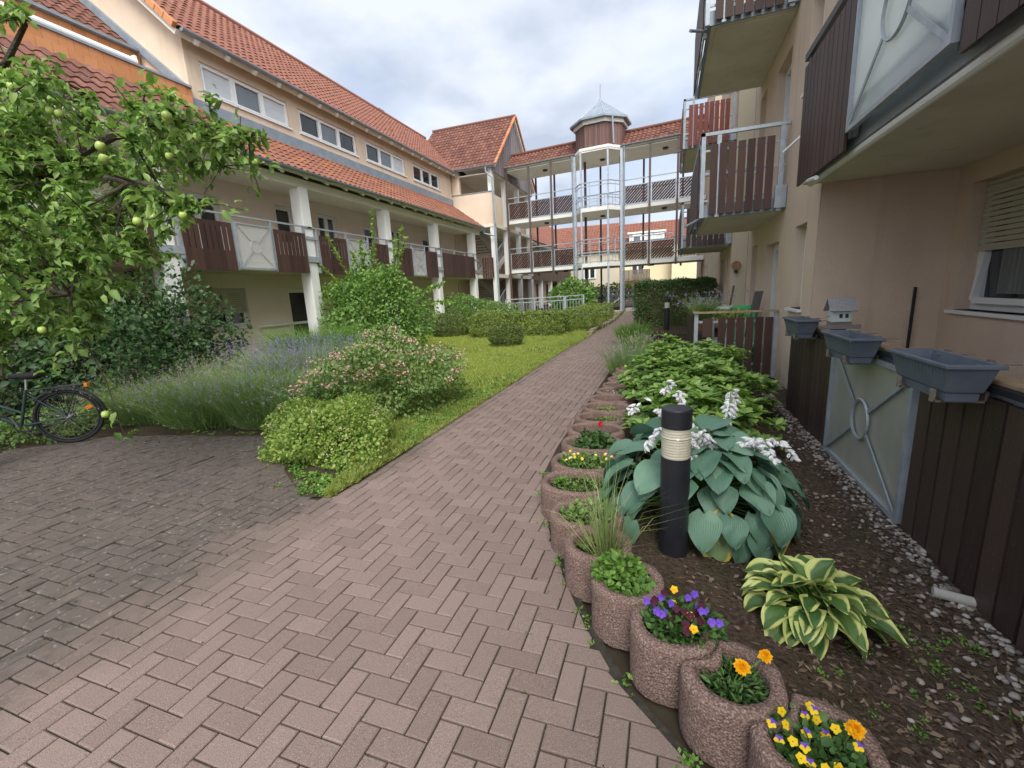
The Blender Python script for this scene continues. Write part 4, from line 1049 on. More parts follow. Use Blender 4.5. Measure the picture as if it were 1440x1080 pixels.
# ------------------------------------------------------------ right-hand building: bays at x 1.65, recesses at x 2.9
FX, RX = 1.65, 2.9
NL = (-1, 0, 0); NF = (0, -1, 0); XX = (1, 0, 0)
D = thing('apartment_building', 'tall beige apartment building along the right, with stacked wooden balconies and deep recesses', 'building', (4, 10, 0))
HT = 10.5
bays = [(6.3, 11.2), (14.0, 18.6), (21.4, 30)]
recs = [(-2.5, 6.3), (11.2, 14.0), (18.6, 21.4)]
bay_open = {0: [(6.75, 7.3, 1.2, 2.3, 'win'), (8.25, 9.2, .08, 2.2, 'door'), (10.05, 10.65, .95, 2.3, 'win'), (6.75, 7.3, 3.95, 5.05, 'win'), (8.25, 9.2, 2.86, 4.95, 'door'), (10.05, 10.65, 3.75, 5.05, 'win'), (8.25, 9.2, 5.6, 7.7, 'door'), (6.75, 7.3, 6.65, 7.75, 'win')],
            1: [(14.6, 15.2, .95, 2.3, 'win'), (15.7, 16.6, .2, 2.3, 'door'), (15.7, 16.6, 2.9, 4.95, 'door'), (15.7, 16.6, 5.6, 7.7, 'door')],
            2: [(22.4, 23.2, 1.2, 2.4, 'win'), (25, 26, 1.2, 2.4, 'win')]}
m = MB()
for i, (a, b) in enumerate(bays):
    m.wall((FX, a, -.05), X1, b-a, HT, [(q[0]-a, q[1]-a, q[2]+.05, q[3]+.05) for q in bay_open[i]], (1, 0, 0), .2)
m.box(RX+.25, RX+8, -2.5, 30, -.05, HT)
for a, b in bays: m.box(FX+.21, RX+.24, a+.02, b-.02, -.05, HT)
m.build('wall', MAT['stucco'], D)
m = MB()
rw = [(4.92, 6.06, 1.19, 2.46)]
m.wall((RX, -2.5, -.05), X1, 8.8, HT, [(a+2.5, b+2.5, c+.05, d+.05) for a, b, c, d in rw], (1, 0, 0), .24)
m.box(FX+.003, RX, 6.30, 6.318, -.05, HT)
for a, b in recs[1:]: m.box(RX, RX+.2, a, b, -.05, HT)
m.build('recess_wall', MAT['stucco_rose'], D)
for a, b in bays[1:]:
    m = MB(); m.box(FX+.003, RX, a-.002, a+.018, -.05, HT); m.build('return_wall', MAT['pale'], D)
for i in bay_open:
    for a, b, c, d, k in bay_open[i]:
        window(D, (FX, 0, 0), X1, NL, a, b, c, d, 1, ('glass',), inset=.15, sill=(k == 'win'), transom=(c+.8) if k == 'door' else None, name='window' if k == 'win' else 'balcony_door')
# kitchen window of the near recess: sash tipped open, net curtain, shutter half down
wo = window(D, (RX, 0, 0), X1, NL, 4.92, 6.06, 1.19, 2.46, 1, ('glass',), inset=.16, shutter=.52, fr=.07)
m = MB()
oo = lambda y, z, dx: (RX+.11+dx, y, z)
for p, q in (((5.02, 1.29), (5.96, 1.29)), ((5.02, 1.29), (5.02, 2.36)), ((5.96, 1.29), (5.96, 2.36))):
    t0 = (p[1]-1.29)*.10; t1 = (q[1]-1.29)*.10; m.bar(oo(p[0], p[1], t0), oo(q[0], q[1], t1), .05, .06)
m.build('tilted_sash', MAT['pvc'], wo)
m = MB(); k = 30
pts = [(RX+.13 + .006*math.sin(i*1.9) , 5.06+.62*i/k) for i in range(k+1)]
for (xa, ya), (xb, yb) in zip(pts, pts[1:]): m.quad((xa, ya, 1.36), (xb, yb, 1.36), (xb, yb, 2.3), (xa, ya, 2.3))
m.build('curtain', MAT['curtain'], wo)
m = MB(); m.box(2.632, 2.655, 6.265, 6.29, .35, 1.44); m.build('wall_post', MAT['black'], D)
# downpipes and a dark reveal in the far recess
for y in (11.7, 19.0):
    m = MB(); m.tube([(FX+.12, y, 0), (FX+.12, y, HT)], .06, 8); m.build('downpipe', MAT['zinc'], D)
# ---- balconies of the two stacks
def balcony(y0, y1, x0, zs, wood, name='balcony', parts_=True):
    b = MB(); b.box(x0, FX-.003, y0, y1, zs, zs+.16); b.box(x0+.07, FX-.004, y0+.07, y1-.07, zs-.02, zs-.001)
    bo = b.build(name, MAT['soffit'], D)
    m = MB(); m.box(x0-.03, FX-.004, y0-.035, y0-.001, zs-.01, zs+.18); m.box(x0-.035, x0-.001, y0-.03, y1, zs-.01, zs+.18); m.build('edge_flashing', MAT['zinc'], bo)
    r = MB(); zt = zs+1.17; e = .06
    for x in (x0-e, x0+.16, FX-.10): r.box(x-.03, x+.03, y0-.095, y0-.04, zs-.02, zt)
    for y in (y0+.3, (y0+y1)/2, y1-.1): r.box(x0-.095, x0-.04, y-.03, y+.03, zs-.02, zt)
    r.box(x0-.1, FX-.01, y0-.10, y0-.04, zt, zt+.045); r.box(x0-.10, x0-.04, y0-.10, y1, zt, zt+.045); r.box(x0-.1, FX-.01, y1-.06, y1, zt, zt+.045)
    for z in (zs+.22, zs+.62, zs+.95): r.box(x0-.09, FX-.03, y0-.062, y0-.042, z, z+.03); r.box(x0-.062, x0-.042, y0-.08, y1, z, z+.03)
    r.box(FX-.16, FX-.012, y0-.12, y0-.03, zs+.02, zs+.34)
    r.build('railing', MAT['galv'], bo)
    m = MB(); slats(m, (0, y0-.095, 0), XX, NF, x0+.03, FX-.19, zs+.02, zt-.13, w=.112, gap=.024, th=.02); m.build('board_panel', MAT[wood], bo); m = MB(); slats(m, (x0-.12, 0, 0), X1, NL, y0+.05, y1-.06, zs+.02, zt-.13, w=.095, gap=.035, th=.02, d=-.02)
    m.build('board_panel', MAT[wood], bo)
    m = MB(); m.tube([(x0-.02, y0+.2, zs+.03), (x0-.30, y0-.35, zs-.16)], .022, 8); m.build('water_spout', MAT['zinc'], bo)
    return bo
balcony(8.05, 10.8, .54, 2.64, 'brown'); balcony(8.05, 10.75, .53, 5.33, 'brown')
balcony(14.1, 17.0, .42, 2.64, 'brown_dark'); balcony(14.1, 17.0, .40, 5.28, 'red_wood')
# ---- the large corner balcony over the near terrace
BX = 1.45
b = MB(); b.box(BX, RX-.003, -2.4, 6.28, 2.66, 2.84); bo = b.build('balcony', MAT['soffit'], D)
m = MB(); m.box(BX-.012, BX-.001, -2.4, 6.12, 2.655, 2.845); m.build('edge_flashing', MAT['zinc'], bo)
r = MB()
r.box(BX-.09, BX-.02, -2.4, 6.16, 3.90, 3.97); r.box(BX-.075, BX-.04, -2.4, 6.1, 3.72, 3.77); r.box(BX-.075, BX-.04, -2.4, 6.1, 2.88, 2.93)
for y in (6.02, 4.62, 3.14, 1.7, .2): r.box(BX-.075, BX-.02, y-.03, y+.03, 2.7, 3.9)
r.build('railing', MAT['steel_dark'], bo)
m = MB(); slats(m, (BX-.075, 0, 0), X1, NL, 4.66, 6.10, 2.62, 3.82, w=.125, gap=.011); m.build('board_panel', MAT['brown'], bo); m = MB(); slats(m, (BX-.075, 0, 0), X1, NL, -2.3, 3.10, 2.66, 3.82, w=.128, gap=.008); m.build('board_panel', MAT['brown'], bo)
xpanel(bo, (BX-.085, 0, 0), X1, NL, 3.16, 4.60, 2.74, 3.86, ring=.2)
m = MB(); m.tube([(BX+.02, -2.4, 2.62), (BX+.02, 6.0, 2.62)], .032, 10); m.build('drain_pipe', MAT['pvc'], bo)
m = MB(); m.tube([(BX-.06, 5.9, 2.63), (BX-.10, 5.35, 2.56)], .022, 8); m.build('water_spout', MAT['pvc'], bo)
m = MB(); m.bar((1.5, 6.35, 3.28), (1.3, 6.6, 3.12), .03, .02); m.build('clothes_arm', MAT['pvc'], bo)

# ------------------------------------------------------------ fence of the near terrace
FN = thing('patio_fence', 'dark brown board fence with a frosted crossed-bar panel and wooden handrail, right foreground', 'fence', (1.41, 3, 0))
fo_ = (1.43, 0, 0)
m = MB(); slats(m, fo_, X1, NL, 4.62, 6.04, .02, 1.02, w=.115, gap=.012, th=.024); m.build('board_panel', MAT['brown_dark'], FN)
m = MB(); slats(m, fo_, X1, NL, -1.2, 3.14, .02, 1.02, w=.122, gap=.020, th=.024); m.build('board_panel', MAT['brown_dark'], FN)
m = MB()
for a, b in ((4.62, 6.04), (-1.2, 3.14)):
    for z in (.12, .86): m.box(1.435, 1.47, a, b, z, z+.07)
for y in (6.06, 4.58, 3.18, 1.9, .5): m.box(1.434, 1.49, y-.03, y+.03, 0, 1.04)
m.box(1.44, 1.485, -1.2, 6.08, 1.0, 1.05)
m.build('steel_frame', MAT['galv'], FN)
xpanel(FN, (1.42, 0, 0), X1, NL, 3.18, 4.58, .04, 1.02, 'frost_dirty', ring=.15)
m = MB(); m.box(1.415, 1.52, -1.2, 6.1, 1.081, 1.104); m.build('handrail', MAT['handrail'], FN, bevel=.004)
m = MB(); m.box(1.39, 1.55, -1.2, 6.1, 1.051, 1.0805); m.build('rail_underside', MAT['black'], FN)
# ---- gate-side fence of the next terrace
G_ = thing('patio_fence', 'brown slatted fence with galvanised posts and weathered rail beyond the rhododendrons', 'fence', (1, 8, 0))
m = MB()
for x, y in ((1.66, 7.97), (.46, 7.97), (.46, 9.6), (.66, 7.97)): m.box(x-.03, x+.03, y-.03, y+.03, 0, 1.11 if x != .66 else 1.0)
for z in (.25, .6, .95): m.box(.48, 1.64, 7.965, 7.985, z, z+.035); m.box(.45, .47, 8, 10.6, z, z+.035)
m.box(1.60, 1.72, 7.93, 7.96, .05, 1.1)
m.build('steel_frame', MAT['galv'], G_)
m = MB(); slats(m, (0, 7.955, 0), XX, NF, .78, 1.60, .04, 1.03, w=.105, gap=.028); slats(m, (0, 7.955, 0), XX, NF, .55, .72, .72, 1.02, w=.15, gap=.02); slats(m, (.435, 0, 0), X1, NL, 8.05, 10.6, .04, 1.03, w=.11, gap=.03); m.build('board_panel', MAT['brown'], G_)
m = MB(); m.box(.41, 1.72, 7.90, 8.01, 1.111, 1.138); m.box(.41, .51, 8.015, 10.7, 1.111, 1.138); m.build('handrail', MAT['handrail'], G_)
gt = MB(); gt.box(1.15, 1.62, 7.1, 7.85, .012, .035)
for i in range(16): gt.box(1.15+.03*i, 1.155+.03*i, 7.1, 7.85, .0352, .042)
for i in range(20): gt.box(1.15, 1.62, 7.1+i*.039, 7.106+i*.039, .0355, .0425)
gt = gt.build('doormat', MAT['mat']); tag(gt, 'grey steel grating mat on the gravel in front of the slatted fence', 'doormat')
# ------------------------------------------------------------ apple tree hanging in from the left
CL = [(-5.32, 2.66, 2.93), (-5.88, 2.49, 1.47), (-3.81, 1.69, 2.14), (-4.33, 1.79, 2.19), (-4.98, 2.24, 2.47), (-4.89, 2.34, 2.97), (-4.75, 2.92, 2.27), (-3.83, 1.99, 2.08), (-5.25, 2.7, 2.47), (-5.57, 2.55, 1.93), (-4.27, 1.78, 2.33), (-5.06, 2.1, 2.05), (-4.13, 2.02, 1.48), (-4.62, 2.17, 2.62), (-5.5, 2.2, 1.92), (-5.66, 2.32, 1.84), (-4.7, 2.58, 1.78), (-5.32, 2.78, 1.81), (-5.73, 2.23, 1.61), (-4.96, 2.95, 3.17), (-4.26, 2.13, 2.92), (-4.49, 2.51, 2.21), (-4.4, 1.97, 2.59), (-4.94, 1.78, 1.45), (-4.59, 3.02, 2.88), (-3.95, 2.01, 1.96), (-4.96, 2.91, 2.2), (-4.5, 2.2, 1.88), (-3.37, 2.11, 2.21), (-3.57, 1.95, 2.53), (-3.61, 1.97, 2.22), (-4.61, 1.81, 2.07), (-5.59, 2.68, 2.06), (-5.37, 2.29, 2.72), (-4.35, 2.68, 2.65), (-4.53, 2.91, 2.66), (-4.82, 2.41, 1.66), (-5.02, 2.96, 2.49), (-5.12, 2.45, 2.21), (-5.54, 2.43, 2.09), (-5.54, 2.91, 2.82), (-5.44, 2.53, 1.65), (-3.74, 1.82, 2.18), (-4.26, 1.86, 2.74), (-4.28, 2.3, 2.03), (-6.02, 2.35, 1.41), (-4.55, 2.07, 2.81), (-4.82, 2.02, 2.79), (-3.21, 1.91, 1.85), (-5.04, 2.5, 2.55), (-3.89, 1.66, 1.71), (-4.55, 2.82, 2.55)]
CS = [(-2.89, 2.14, 2.76), (-3.31, 2.27, 2.67), (-3.05, 2.29, 2.59), (-3.49, 2.29, 2.99), (-4.43, 2.28, 3.19), (-4.31, 2.06, 2.95), (-5.08, 2.47, 3.58), (-4.67, 2.14, 3.35), (-4.19, 2.44, 3.21), (-3.17, 2.05, 2.63), (-4.13, 2.46, 2.99), (-2.66, 2.25, 2.68), (-3.43, 2.36, 2.43), (-3.05, 2.53, 2.6), (-3.51, 2.74, 2.93), (-3.01, 2.05, 2.71), (-3.93, 2.1, 2.95), (-3.7, 1.89, 3.04), (-2.56, 2.35, 2.66), (-4.23, 2.18, 3.65), (-2.58, 2.22, 2.58), (-2.69, 1.99, 2.22), (-2.91, 2.02, 2.23)]
LIMBS = [[(-6.9, 2.1, 1.55), (-6.16, 2.29, 2.38), (-4.72, 2.23, 2.67), (-3.74, 2.29, 2.84), (-3.05, 2.32, 2.83), (-2.52, 2.36, 2.68)],
         [(-6.9, 2.1, 1.6), (-5.6, 2.35, 2.75), (-4.5, 2.2, 3.1), (-3.81, 2.21, 3.1)], [(-6.9, 2.1, 1.7), (-6.0, 2.2, 3.0), (-5.0, 2.3, 3.4), (-4.25, 2.2, 3.6)],
         [(-6.9, 2.1, 1.5), (-5.9, 2.3, 1.75), (-4.9, 2.2, 1.85), (-4.1, 2.0, 1.75)], [(-4.72, 2.23, 2.67), (-4.0, 2.3, 2.6), (-3.35, 2.24, 2.45), (-2.75, 2.07, 2.2)],
         [(-6.9, 2.1, 1.6), (-6.0, 2.5, 2.2), (-5.0, 2.7, 2.4), (-4.5, 2.9, 2.6)], [(-6.9, 2.1, 1.7), (-7.3, 1.6, 2.8), (-7.9, 1.2, 3.6)], [(-6.9, 2.1, 1.7), (-7.2, 2.8, 2.8), (-7.4, 3.4, 3.4)]]
def apple_tree():
    rs = np.random.RandomState(3)
    t = thing('apple_tree', 'apple tree with small green unripe apples reaching in from the left edge', 'tree', (-6.95, 2.05, 0))
    m = MB(); m.tube([(-6.95, 2.05, -.05), (-6.98, 2.08, .5), (-6.92, 2.1, 1.1), (-6.9, 2.1, 1.7)], [.14, .115, .105, .09], 10); m.build('trunk', MAT['bark'], t, smooth=True)
    m = MB(); LP = []
    for k, l in enumerate(LIMBS):
        n = len(l); m.tube(l, [(.055, .042, .042, .04, .018, .035, .04, .04)[k]*(1-i/(n-.4))+.008 for i in range(n)], 7)
        for a, b in zip(l, l[1:]):
            for s in np.linspace(0, 1, 8): LP.append(np.array(a)+(np.array(b)-np.array(a))*s)
    LP = np.array(LP)
    off = [tuple(np.array([-7.2, 1.9, 2.7]) + d*np.array([1.5, 1.6, 1.3])*rs.uniform(.5, 1)) for d in sph(36, rs) if not (d[2] < -.6)]
    off = [o for o in off if o[0] < -6.1]
    clusters = [(c, 310 if c[0] < -4.2 else 200, .26) for c in CL if c[0] < -3.5] + [(c, 115, .20) for c in CS] + [(c, 190, .3) for c in off]
    P, Dd, Nn = [], [], []; apples = []
    for c, n, r in clusters:
        c = np.array(c); j = np.argmin(np.linalg.norm(LP-c, axis=1)); b = LP[j]; far = np.linalg.norm(c-b)
        tips = [c + rs.normal(size=3)*r*.75 for _ in range(5)]
        mid = b+(c-b)*.55+rs.normal(size=3)*.06*far
        m.tube([b, mid, c], [.011, .008, .005], 5)
        for q in tips: m.tube([c, (c+q)/2+rs.normal(size=3)*.02, q], [.005, .004, .002], 4, cap=False)
        segs = [(c, q) for q in tips] + [(mid, c)]
        k = n
        s = rs.randint(0, len(segs), k); u = rs.uniform(.1, 1.08, k)
        A = np.array([x for x, _ in segs])[s]; Bq = np.array([y for _, y in segs])[s]
        p = A+(Bq-A)*u[:, None] + rs.normal(size=(k, 3))*.022
        ax = nrm(Bq-A)
        P.append(p); Dd.append(nrm(ax*.45 + sph(k, rs)*.9 + np.array([0, 0, -.10]))); Nn.append(nrm(sph(k, rs)*.6 + UP))
        if r < .29:
            for _ in range((2 if rs.rand() < .6 else 3) if r < .22 else 1): apples.append(tips[rs.randint(5)]*.7 + c*.3 + np.array([.02, -.09 if r > .22 else -.03, -.04]) + rs.normal(size=3)*.03)
    m.build('branch', MAT['bark'], t)
    P = np.concatenate(P); Dd = np.concatenate(Dd); Nn = np.concatenate(Nn)
    V, F = leaf_mesh(P, Dd, Nn, .055*(1+.32*rs.normal(size=len(P))).clip(.5, 1.7), W=.29, fold=.16, droop=.28)
    np_mesh('crown', V, F, MAT['apple'], t)
    ap = MB(); prof = [(.001, .026), (.012, .0285), (.021, .024), (.0265, .010), (.0265, -.004), (.021, -.018), (.010, -.0245), (.003, -.021), (.001, -.021)]
    ap.lathe((0, 0, 0), prof[::-1], 14)
    a0 = None
    for i, p in enumerate(apples[::2][:60]):
        if a0 is None:
            ap.v = [tuple(np.array(v)+WL[t.name]) for v in ap.v]
            a0 = ap.build('apple', MAT['appleskin'], t, smooth=True); o = a0
            st = MB(); st.v = []; st.tube([WL[t.name]+np.array([0, 0, .02]), WL[t.name]+np.array([.004, 0, .05])], .0016, 4); s0 = st.build('stalk', MAT['twig'], a0)
        else:
            o = a0.copy(); COL.objects.link(o); s = s0.copy(); COL.objects.link(s); s.parent = o
        o.location = tuple(p - WL[t.name]); sc_ = rs.uniform(.75, 1.05); o.scale = (sc_, sc_, sc_*rs.uniform(.9, 1.02)); o.rotation_euler = (rs.normal()*.3, rs.normal()*.3, rs.uniform(0, 6))
apple_tree()

# ------------------------------------------------------------ shrubs of the left bed
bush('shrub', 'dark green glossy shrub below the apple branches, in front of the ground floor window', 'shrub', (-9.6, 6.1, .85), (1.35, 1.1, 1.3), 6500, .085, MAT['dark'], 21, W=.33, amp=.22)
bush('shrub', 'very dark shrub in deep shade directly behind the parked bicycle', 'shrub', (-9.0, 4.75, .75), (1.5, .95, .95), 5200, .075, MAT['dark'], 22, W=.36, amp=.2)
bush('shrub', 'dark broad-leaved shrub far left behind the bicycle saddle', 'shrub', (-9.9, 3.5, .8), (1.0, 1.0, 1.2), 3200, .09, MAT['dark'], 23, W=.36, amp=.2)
t = bush('shrub', 'large bright green shrub with long upright shoots standing in front of the gallery columns', 'shrub', (-8.15, 11.0, 1.2), (1.5, 1.2, 1.45), 12500, .078, MAT['fresh'], 24, W=.36, amp=.26)
def shoots():
    rs = np.random.RandomState(9); P, Dd = [], []; m = MB()
    for x, y, z, tx, ty, tz in [(-7.7, 11, 2.0, -7.75, 11, 4.05), (-7.4, 11, 2, -6.85, 11, 3.5), (-7.9, 11, 2, -8.1, 10.8, 3.3), (-8.3, 11, 1.8, -9.3, 10.9, 3.5), (-7.2, 11, 1.9, -6.6, 10.8, 3.2), (-8.6, 11, 1.7, -9.7, 10.8, 2.75), (-6.9, 11, 1.6, -5.6, 10.8, 1.95), (-7, 11, 1.2, -5.35, 10.9, 1.45), (-8, 11.1, 2, -8.6, 11, 3.0), (-7.3, 11.2, 2, -7.3, 11.3, 3.3), (-8.8, 11, 1.5, -10.0, 10.9, 2.1)]:
        a = np.array([x-.3, y, z]); b = np.array([tx-.15, ty, tz]); mid = (a+b)/2+rs.normal(size=3)*.06
        m.tube([a, mid, b], [.012, .009, .004], 5)
        n = 150
        for u in rs.uniform(0, 1.02, n):
            q = (1-u)**2*a+2*u*(1-u)*mid+u*u*b; P.append(q+rs.normal(size=3)*.03*(1.2-u)); Dd.append(nrm(b-a)*.5+sph(1, rs)[0]*.9)
    P = np.array(P); V, F = leaf_mesh(P, np.array(Dd), nrm(sph(len(P), rs)*.6+UP), .085*(1+.2*rs.normal(size=len(P))).clip(.5, 1.4), W=.36)
    np_mesh('young_shoot', V, F, MAT['shoot'], t); m.build('shoot_stem', MAT['twig'], t)
shoots()
def tipped(name, label, cat, c, rad, n, size, leafm, nflow, petalm, seed, fs=.03, W=.36, amp=.16, zb=.15, part='blossoms'):
    t = bush(name, label, cat, c, rad, n, size, MAT[leafm], seed, W=W, amp=amp)
    rs = np.random.RandomState(seed+40); d = sph(nflow*3, rs); d = d[d[:, 2] > zb][:nflow]
    k = lump(d, seed+5, 4, amp); P0 = np.array(c)+d*np.array(rad)*(k*1.0)[:, None]
    g = 14; P = np.repeat(P0, g, 0)+rs.normal(size=(len(P0)*g, 3))*[fs*1.1, fs*1.1, fs*.35]
    V, F = leaf_mesh(P, nrm(sph(len(P), rs)+UP*.3), nrm(UP+sph(len(P), rs)*.5), fs*.55, W=.5, simple=True)
    np_mesh(part, V, F, MAT[petalm], t)
    return t
tipped('spirea', 'spreading green spirea bush covered in faded pink flower heads beside the path', 'shrub', (-3.95, 5.4, .38), (1.15, 1.1, .68), 15000, .042, 'pinkbush', 130, 'pink', 31, fs=.055, amp=.24)
tipped('spirea', 'low golden-green spirea bush at the corner where path and paved court meet', 'shrub', (-3.48, 3.6, .22), (.76, .55, .42), 17000, .027, 'gold', 30, 'pale', 32, fs=.022, zb=-.1, amp=.24)
def grassy(name, label, cat, c, rad, n, h, mat, seed, lean=.5, w=.006, tips=None, tipn=0, tipl=.05, group=None, bow=.3):
    g = gz(c[1]); t = thing(name, label, cat, (c[0], c[1], g), group)
    V, F, T = blades((c[0], c[1], g), rad, n, h, seed, lean, w, bow=bow)
    if mat == 'lav':                                        # narrow grey-green leaves along the stems
        rs = np.random.RandomState(seed+9); q = V.reshape(-1, 5, 3); k = rs.randint(0, len(q), n*2); u = rs.uniform(.15, .8, (n*2, 1)); P = (q[k, 0]*(1-u)+q[k, 2]*u)
        P = P+rs.normal(size=P.shape)*.02; V2, F2 = leaf_mesh(P, nrm(sph(n*2, rs)+UP*.7), nrm(sph(n*2, rs)+UP), .034, W=.17, simple=True)
        np_mesh('leaves', V2, F2, MAT[mat], t)
    np_mesh('foliage', V, F, MAT[mat], t)
    if tips:
        rs = np.random.RandomState(seed+3); T = T[T[:, 2] > g+h*.72]; T = T[rs.permutation(len(T))[:tipn]]
        K = 7; P = np.repeat(T, K, 0)+np.concatenate([rs.normal(size=(len(T)*K, 2))*.006, rs.uniform(-.2, 1, (len(T)*K, 1))*tipl], 1)
        V, F = leaf_mesh(P, nrm(sph(len(P), rs)+UP*.5), sph(len(P), rs), .014, W=.45, simple=True); np_mesh('blossoms', V, F, MAT[tips], t)
    return t
LG = 'lavender clumps along the paved court'
grassy('lavender', 'lavender clump next to the bicycle wheel with browned, spent flower spikes', 'lavender', (-7.35, 4.35, 0), (.75, .5), 5200, .44, 'lav', 41, lean=.95, w=.004, tips='dry', tipn=600, group=LG)
grassy('lavender', 'broad lavender clump in the middle of the row, thin grey-violet spikes', 'lavender', (-6.2, 4.5, 0), (.85, .65), 7000, .48, 'lav', 42, lean=.95, w=.004, tips='lavender', tipn=600, group=LG)
grassy('lavender', 'lavender clump nearest the golden-green bush, green stems with pale spikes', 'lavender', (-5.2, 4.65, 0), (.7, .6), 6000, .50, 'lav', 43, lean=.85, w=.004, tips='lavender', tipn=450, group=LG)
grassy('lavender', 'deep purple flowering lavender behind the others, left of the pink bush', 'lavender', (-6.15, 6.0, 0), (.75, .5), 5200, .66, 'lav', 44, lean=.6, w=.004, tips='lavpurple', tipn=1500, tipl=.08, group=LG)
grassy('lavender', 'lavender clump in shade behind the wheel clump, pale grey spikes', 'lavender', (-7.6, 5.4, 0), (.8, .5), 5000, .52, 'lav', 45, lean=.8, w=.004, tips='dry', tipn=700, group=LG)
grassy('ornamental_grass', 'fine fresh green grass mound behind the purple lavender, below the gallery', 'grass mound', (-8.2, 8.6, 0), (.9, .6), 5200, .78, 'herb', 46, lean=.7, w=.006)
bush('shrub', 'low dark ground-hugging shrub between the grass mound and the tall shrub', 'shrub', (-8.7, 10.0, .25), (1.4, .7, .45), 4000, .06, MAT['dark'], 47)
grassy('lily_leaves', 'small tuft of strap leaves between the lavender and the golden-green bush', 'plant', (-4.35, 4.35, 0), (.22, .2), 160, .5, 'herb', 48, lean=.6, w=.011, bow=.6)
bush('ground_cover', 'low leafy ground cover in the dark soil behind the bicycle wheels', 'ground cover', (-8.35, 3.45, .06), (.95, .75, .22), 3600, .05, MAT['pinkbush'], 49)
# clipped shrubs at the end of the lawn
BX_ = 'clipped shrubs round the lawn'
bush('box_ball', 'small clipped round bush standing alone on the lawn', 'bush', (-4.78, 12.9, .32), (.56, .56, .36), 7000, .034, MAT['box'], 51, amp=.06, shell=.16, group=BX_)
bush('box_ball', 'larger clipped round bush left on the lawn edge, in front of the stairs', 'bush', (-8.3, 16.0, .42), (.85, .8, .55), 9500, .04, MAT['box'], 52, amp=.06, shell=.16, group=BX_)
bush('box_ball', 'wide clipped mound behind the lone ball, at the left end of the low hedge', 'bush', (-6.35, 15.6, .48), (.95, .8, .55), 9500, .042, MAT['yhedge'], 53, amp=.1, shell=.18, group=BX_)
def hedge(name, label, box, n, size, mat, seed, wob=.10, core=False):
    x0, x1, y0, y1, z1 = box; rs = np.random.RandomState(seed); cx, cy = (x0+x1)/2, (y0+y1)/2; g = gz(cy)
    t = thing(name, label, 'hedge', (cx, cy, g))
    d = rs.uniform(-1, 1, (n, 3)); ax = rs.choice([0, 1, 1, 2, 2], n); d[np.arange(n), ax] = np.sign(d[np.arange(n), ax])
    k = ax == 2; d[k, 2] = 1
    e = 1-.16*np.abs(rs.normal(size=n)); q = d*np.where(np.arange(3)[None] == ax[:, None], e[:, None], 1)
    q = q*(1+wob*np.sin(d[:, :1]*9+seed)*.5+wob*.5*np.sin(d[:, [1]]*4+d[:, [0]]*14))
    rr = np.abs(q).max(1); q = q*(1-.06*(np.sort(np.abs(q), 1)[:, 1] ** 6))[:, None]
    q = q+.05*np.sin(q[:, [1, 2, 0]]*7+seed)*np.sin(q[:, [2, 0, 1]]*11)
    P = np.stack([cx+q[:, 0]*(x1-x0)/2, cy+q[:, 1]*(y1-y0)/2, g+(q[:, 2]+1)*z1/2], 1)
    nn = np.zeros((n, 3)); nn[np.arange(n), ax] = np.sign(d[np.arange(n), ax])
    V, F = leaf_mesh(P, nrm(nn*.6+sph(n, rs)), nrm(nn*.5+UP*.6+sph(n, rs)*.5), size*(1+.25*rs.normal(size=n)).clip(.5, 1.6), W=.36, simple=True)
    np_mesh('foliage', V, F, MAT[mat], t)
    if core:
        m = MB(); m.box(x0+.16, x1-.16, y0+.16, y1-.16, g, g+z1-.16); m.build('twiggy_core', MAT['twig'], t)
    m = MB()
    for i in range(10): x = x0+(i+.5)*(x1-x0)/10; m.tube([(x, cy, g-.02), (x+rs.normal()*.05, cy+rs.normal()*.1, g+z1*.8)], [.02, .008], 5)
    m.build('stem', MAT['twig'], t)
hedge('low_hedge', 'low loosely clipped yellow-green hedge in front of the ramp railing', (-5.6, -3.5, 15.3, 16.7, .82), 18000, .045, 'yhedge', 61, .2)
hedge('low_hedge', 'low hedge along the path edge, reddish-tipped, running up to the turret post', (-3.7, -2.35, 16.5, 21.5, .72), 14000, .045, 'yhedge', 62, .2)
hedge('tall_hedge', 'tall dense dark green clipped hedge on the right of the path, behind the bollard', (-1.12, 1.5, 15.6, 17.0, 1.70), 34000, .045, 'hedge', 63, .04, True)
bush('laurel', 'bright green cherry laurel bush above the railing, left of the turret post', 'shrub', (-4.6, 23.0, 1.2), (1.25, .9, .95), 3200, .13, MAT['fresh'], 64, W=.3)
bush('shrub', 'green leafy bush in front of the stairs, left of the ramp railing', 'shrub', (-9.2, 19.6, .85), (1.6, 1.1, .75), 6500, .07, MAT['fresh'], 65)
bush('shrub', 'rounded mid-green bush between the stair bush and the clipped mound', 'shrub', (-7.6, 19.2, .7), (1.1, .9, .6), 5000, .06, MAT['pinkbush'], 66)
bush('shrub', 'loose green bush at the foot of the gallery column, left of the large clipped ball', 'shrub', (-10.2, 16.8, .5), (1.4, 1.0, .65), 5200, .07, MAT['pinkbush'], 67)
bush('shrub', 'distant pale green bush behind the plank railing under the turret', 'shrub', (-3.4, 29.5, 1.2), (2.0, .8, .6), 3000, .11, MAT['yhedge'], 68)
